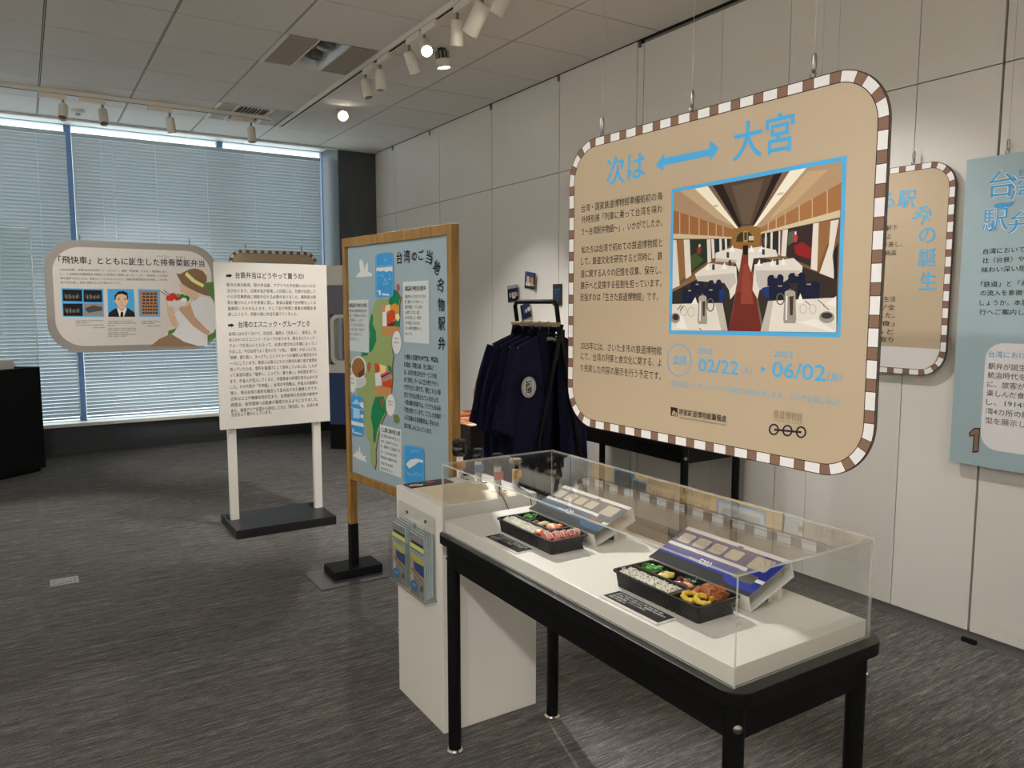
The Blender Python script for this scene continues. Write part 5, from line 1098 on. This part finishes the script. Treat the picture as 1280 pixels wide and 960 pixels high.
def jacket(y, seed, label, emblem=False):
    t = thing('happi_jacket', (RX, y, RZ-.95), label, 'jacket', 'navy jackets on the garment rack')
    zt = RZ-.058; Lb = .84; nz, na = 34, 48
    # body: a hanging shell, open along the front
    m = MB(); vs = []
    for j in range(nz+1):
        s = j/nz; z = zt-Lb*s+(.0)
        w_ = .195+.045*min(1, s*6)+.03*s; d = .020+.028*min(1, s*4)+.015*s
        for i in range(na+1):
            th = -PI/2+.16+(2*PI-.32)*i/na           # gap at the front centre
            x = math.copysign(abs(math.cos(th))**.8, math.cos(th))*w_; yy = math.sin(th)*min(d, .06)
            f = .012*s**.7*math.sin(th*9+seed*1.7+s*2)+.008*s*math.sin(th*17+seed)
            sh = -.075*(abs(x)/.26)**1.3*max(0, 1-s*7) # sloping shoulders
            vs.append((RX+x*(1+.3*f), y+yy+f, z+sh))
    W1 = na+1; fs = [(j*W1+i, j*W1+i+1, (j+1)*W1+i+1, (j+1)*W1+i) for j in range(nz) for i in range(na)]
    m.add(vs, fs, NAVY)
    # shoulder cap
    cap = [(RX+.205*math.cos(PI*k/12), y, zt+.012-.07*abs(math.cos(PI*k/12))**1.3) for k in range(13)]
    for k in range(12):
        a_, b_ = cap[k], cap[k+1]; m.add([(a_[0], y-.022, a_[2]-.004), (b_[0], y-.022, b_[2]-.004), (b_[0], y, b_[2]+.006), (a_[0], y, a_[2]+.006), (b_[0], y+.022, b_[2]-.004), (a_[0], y+.022, a_[2]-.004)], [(0, 1, 2, 3), (3, 2, 4, 5)], NAVY)
    m.build('body', t, smooth=True)
    for s in (-1, 1):
        sl = MB(); vs = []; n1, n2 = 16, 20
        for j in range(n1+1):
            q_ = j/n1; cx = RX+s*(.185+.085*q_**.8); cz = zt-.075-.45*q_; hw = .060+.042*q_; hd = .026+.010*q_
            dx, dz = s*.94, .33
            for i in range(n2):
                th = 2*PI*i/n2; f = .006*math.sin(th*5+seed+q_*5); vs.append((cx+dx*math.cos(th)*hw*.9, y+math.sin(th)*hd+f, cz+dz*math.cos(th)*hw*1.1+.02*math.sin(q_*9+seed)*q_))
        sl.add(vs, [(j*n2+i, j*n2+(i+1) % n2, (j+1)*n2+(i+1) % n2, (j+1)*n2+i) for j in range(n1) for i in range(n2)], NAVY)
        sl.build('sleeve', t, smooth=True)
    cl = MB()
    for s in (-1, 1):
        pts = []
        for k in range(15):
            q_ = k/14; x = RX+s*(.062-.030*min(1, q_*2.2)+.05*q_*q_); z = zt+.028-.84*q_; yy = y-.030-.030*min(1, q_*3)-.012*q_+.004*math.sin(q_*8+seed); pts.append((x, yy, z))
        for k in range(14):
            (xa, ya, za), (xb, yb, zb) = pts[k], pts[k+1]; h_ = .024
            cl.add([(xa-h_, ya, za), (xa+h_, ya-.003, za), (xb+h_, yb-.003, zb), (xb-h_, yb, zb), (xa-h_, ya+.004, za), (xa+h_, ya+.002, za), (xb+h_, yb+.002, zb), (xb-h_, yb+.004, zb)], [(0, 3, 2, 1), (4, 5, 6, 7), (0, 4, 7, 3), (1, 2, 6, 5)], NAVYD)
    cl.tube([(RX+.06*math.cos(PI*k/8), y-.03+.05*math.sin(PI*k/8), zt+.03) for k in range(9)], .014, NAVYD, 8)
    cl.build('collar', t, smooth=True)
    if emblem:
        ec = hit(661, 484, 1, y-.088); P2 = Plane(ec, (1, .10, 0))
        a = Art(P2, 0); a.poly([(.049*math.cos(i*PI/16), .055*math.sin(i*PI/16)) for i in range(32)], (232, 230, 226)); a.ring(0, 0, .043, .049, .003, (30, 28, 34)); a.text('鐵', 0, .017, .036, (24, 22, 28), center=True, bold=.01, w=.044); a.text('博', 0, -.018, .036, (24, 22, 28), center=True, bold=.01, w=.044); a.build('emblem', t)
for k, (y, lab) in enumerate(((3.42, 'front navy jacket with a white round emblem, nearest the camera on the rack'), (3.505, 'second navy jacket from the front on the rack'), (3.59, 'third navy jacket from the front on the rack'), (3.675, 'rearmost navy jacket on the rack, towards the wall photos'))):
    jacket(y, k*1.3+.4, lab, k == 0)
for k, y in enumerate((3.42, 3.505, 3.59, 3.675)): hanger(y, ('white hanger inside the front navy jacket', 'white hanger inside the second navy jacket', 'white hanger inside the third navy jacket', 'white hanger inside the rearmost navy jacket')[k])
# photos pinned to the wall and the dark notice
def wall_photo(pts, label, pal):
    """pts: the photo's four corners in the picture, on the wall; the sheet curls off at one side"""
    w_ = [hit(x, y, 0, XR-.004) for x, y in pts]; c = sum(w_, Vector())/4; t = thing('pinned_photo', c, label, 'photo', 'photos pinned to the wall')
    U = (w_[1]-w_[0]); V = (w_[0]-w_[3]); n = 8; m = MB(); vs = []
    for off in (0, .0012):
        for i in range(n+1):
            for j in (0, 1): vs.append(w_[3]+U*(i/n)+V*j+Vector((-.002-.018*(i/n)**2-off, 0, 0)))
    k = 2*(n+1); m.add(vs, [(2*i, 2*i+1, 2*i+3, 2*i+2) for i in range(n)]+[(k+2*i, k+2*i+2, k+2*i+3, k+2*i+1) for i in range(n)]+[(2*i, 2*i+2, k+2*i+2, k+2*i) for i in range(n)]+[(2*i+1, k+2*i+1, k+2*i+3, 2*i+3) for i in range(n)], WPAINT); m.build('paper', t)
    class Sheet:
        N = Vector((-1, 0, 0))
        def at(s, u, v, n_=0): return w_[3]+U*u+V*v+Vector((-.0034-.018*u*u-n_, 0, 0))
    a = Art(Sheet(), .0004)
    def grid(x0, y0, x1, y1, rgb):
        for i in range(4):
            a0, a1 = x0+(x1-x0)*i/4, x0+(x1-x0)*(i+1)/4; a.raw([(a0, y0), (a1, y0), (a1, y1), (a0, y1)], [(0, 1, 2, 3)], rgb)
        a.n += .0002
    for r in pal: grid(*r)
    a.build('picture', t)
DKB, WHB = (34, 40, 62), (214, 208, 200)
wall_photo([(634.5, 357.5), (650, 355), (651, 375.5), (635.5, 378)], 'lowest left pinned photo with a pale top strip', [(0, 0, 1, .8, (34, 34, 38)), (0, .8, 1, 1, (150, 150, 146)), (.12, .55, .95, .78, (32, 36, 66)), (.15, .28, .3, .55, (170, 156, 140)), (.36, .3, .55, .56, (190, 170, 150)), (.6, .3, .78, .56, (176, 160, 146)), (.82, .3, .95, .52, (160, 150, 140)), (.4, .2, .7, .3, WHB)])
wall_photo([(657, 339), (672.5, 341.5), (671.5, 361.5), (656, 359.5)], 'highest pinned photo above the garment rack', [(0, 0, 1, 1, (40, 44, 52)), (0, .72, .8, 1, (62, 84, 128)), (.15, .3, .4, .72, (196, 190, 180)), (.48, .3, .8, .7, (176, 144, 112)), (.1, .15, .5, .35, WHB), (.5, .18, .9, .32, (206, 170, 130)), (.86, .3, 1, .9, (70, 60, 52))])
wall_photo([(650.5, 382), (664.5, 376.5), (666.5, 396), (653, 400.5)], 'tilted pinned photo partly behind the rack frame', [(0, 0, 1, 1, (30, 36, 58)), (.3, .42, .6, .62, WHB), (.66, .42, .98, .66, (206, 196, 186)), (.34, .36, .9, .44, (120, 112, 110)), (.2, .7, .9, .98, (42, 58, 104))])
P = Plane((3.468, hit(691, 360, 0, 3.468).y, hit(691, 382, 0, 3.468).z), (0, -1, 0)); t = thing('wall_notice', (3.47, 4.8, 1.58), 'black notice with blue writing on the wall left of the large sign', 'notice')
W = .115; H = .165; slab(P, [(0, 0), (W, 0), (W, H), (0, H)], .005, BLACKT, BLACKT, 'card', t); a = Art(P, .0006)
for i, s_ in enumerate(('法被を着て', '車掌さんに', 'なってみよう', 'ね!')): a.text(s_, W/2, H*.74-.026*i, .017, (54, 122, 184), w=.018*min(len(s_), 5)*.9, center=True)
a.build('lettering', t)
# dark chest and basket at the wall
t = thing('dark_chest', (2.8, 4.75, 0), 'dark wooden chest topped with reddish pictures, left of the jackets', 'chest')
MB().box(2.455, 3.2, 4.392, 5.10, .54, .70, DARKWOOD).build('box', t, bevel=.004)
m = MB(); m.box(2.50, 3.15, 4.44, 5.05, .0, .54, BLACKP); m.build('base', t)
P = Plane((2.462, 4.40, .7003), (1, 0, 0), (0, 1, 0)); a = Art(P, .0003); a.rect(0, 0, .73, .69, (150, 84, 58)); rnd = random.Random(4)
for i in range(7):
    for j in range(7): c = rnd.choice(((196, 120, 84), (226, 206, 180), (112, 48, 34), (206, 150, 100), (90, 40, 30))); a.rect(.01+.1*i, .01+.097*j, .01+.1*i+rnd.uniform(.06, .095), .01+.097*j+rnd.uniform(.05, .09), c)
a.build('picture_top', t)
t = thing('wicker_basket', (2.86, 4.86, .70), 'tan wicker basket with a tall handle on the dark chest', 'basket')
WK = mat('wicker', (150, 116, 72), .7, noise_amt=.35, noise_scale=120, bump=.6, bump_scale=160)
m = MB()
for k in range(14): m.tube([(2.86+.10*math.cos(i*PI/12), 4.86+.085*math.sin(i*PI/12), .708+.0135*k+.0015*(-1)**(i+k)) for i in range(25)], .0075, WK, 6)
m.cyl((2.86, 4.86, .702), (2.86, 4.86, .708), .098, WK, n=24); m.build('woven_body', t, smooth=True)
MB().tube([(2.86+.10*math.cos(a_), 4.86, .87+.16*math.sin(a_)) for a_ in [PI*k/14 for k in range(15)]], .008, WK, 8).build('handle', t, smooth=True)

# ------------------------------------------------------------------ far end of the room
M = Matrix.Translation((.095, 8.075, 0)) @ Matrix.Rotation(math.radians(39), 4, 'Z')
t = thing('black_plinth', (-.35, 7.95, 0), 'tall black plinth at the left edge in front of the blinds', 'plinth')
MB().box(-1.05, 0, 0, .55, .03, .945, BLACKP).xf(M).build('body', t, bevel=.003); MB().box(-1.02, -.03, .03, .52, 0, .03, BLACKM).xf(M).build('recessed_base', t)
o = MB().box(-1.0, -.20, .06, .49, .945, 1.02, WHITE).xf(M).build('display_plinth', bevel=.002); tag(o, 'white slab on the black plinth at the left edge', 'display base')
o.location = (-.45, 7.9, .945)
for v in o.data.vertices: v.co -= o.location
t = thing('acrylic_cover', (-.35, 7.95, .946), 'tall clear acrylic cover on the black plinth at the left edge', 'display cover'); m = MB()
for b in ((-1.04, -1.035, .003, .547), (-.010, -.005, .003, .547), (-1.035, -.010, .003, .008), (-1.035, -.010, .542, .547)): m.box(b[0], b[1], b[2], b[3], .9455, 2.17, ACR)
m.box(-1.04, -.005, .003, .547, 2.17, 2.175, ACR); m.box(-.0115, -.0035, .0015, .0095, .9455, 2.176, ACR_EDGE); m.box(-.0115, -.0035, .5405, .5485, .9455, 2.176, ACR_EDGE); m.xf(M); m.build('clear_box', t)
# painted carriage side with a window, behind the text stand
t = thing('carriage_cutout', (2.85, 7.6, 0), 'blue and white carriage side panel with a window, between text stand and map board', 'display panel')
FAC = lambda u, v, n: (2.64+u*.72+n*.69, 7.72-u*.69+n*.72, v)
def fbox(u0, u1, v0, v1, n0, n1, m_): return MB().prism([(u0, v0), (u1, v0), (u1, v1), (u0, v1)], FAC, n0, n1, m_)
BLU = mat('carriage_blue', (36, 62, 112), .5); MAU = mat('carriage_grey', (112, 110, 122), .5)
fbox(0, .85, 0, .26, 0, .1, BLACKP).build('skirt', t); fbox(0, .85, .26, .80, 0, .1, BLU).build('blue_band', t); fbox(-.01, .86, .80, .885, -.006, .106, WPAINT).build('white_stripe', t)
m = MB()
for b in ((0, .03, .885, 1.70), (.72, .85, .885, 1.70), (.03, .72, 1.40, 1.70)): m.prism([(b[0], b[2]), (b[1], b[2]), (b[1], b[3]), (b[0], b[3])], FAC, 0, .1, MAU)
m.build('upper_wall', t); fbox(-.01, .86, 1.70, 1.90, -.006, .106, WPAINT).build('roof_edge', t)
m = MB(); out = rrect(.03, .72, .885, 1.40, .07, 6); inn = rrect(.065, .685, .93, 1.365, .05, 6); n = len(out)
for d0 in (-.004, .104): m.add([FAC(u, v, d0) for u, v in out+inn], [(i, (i+1) % n, n+(i+1) % n, n+i) for i in range(n)], WPAINT)
m.add([FAC(u, v, d) for d in (-.004, .104) for u, v in inn], [(i, (i+1) % n, n+(i+1) % n, n+i) for i in range(n)], WPAINT); m.build('window_frame', t)
fbox(.05, .70, .90, 1.38, .048, .052, ACR).build('window_pane', t)
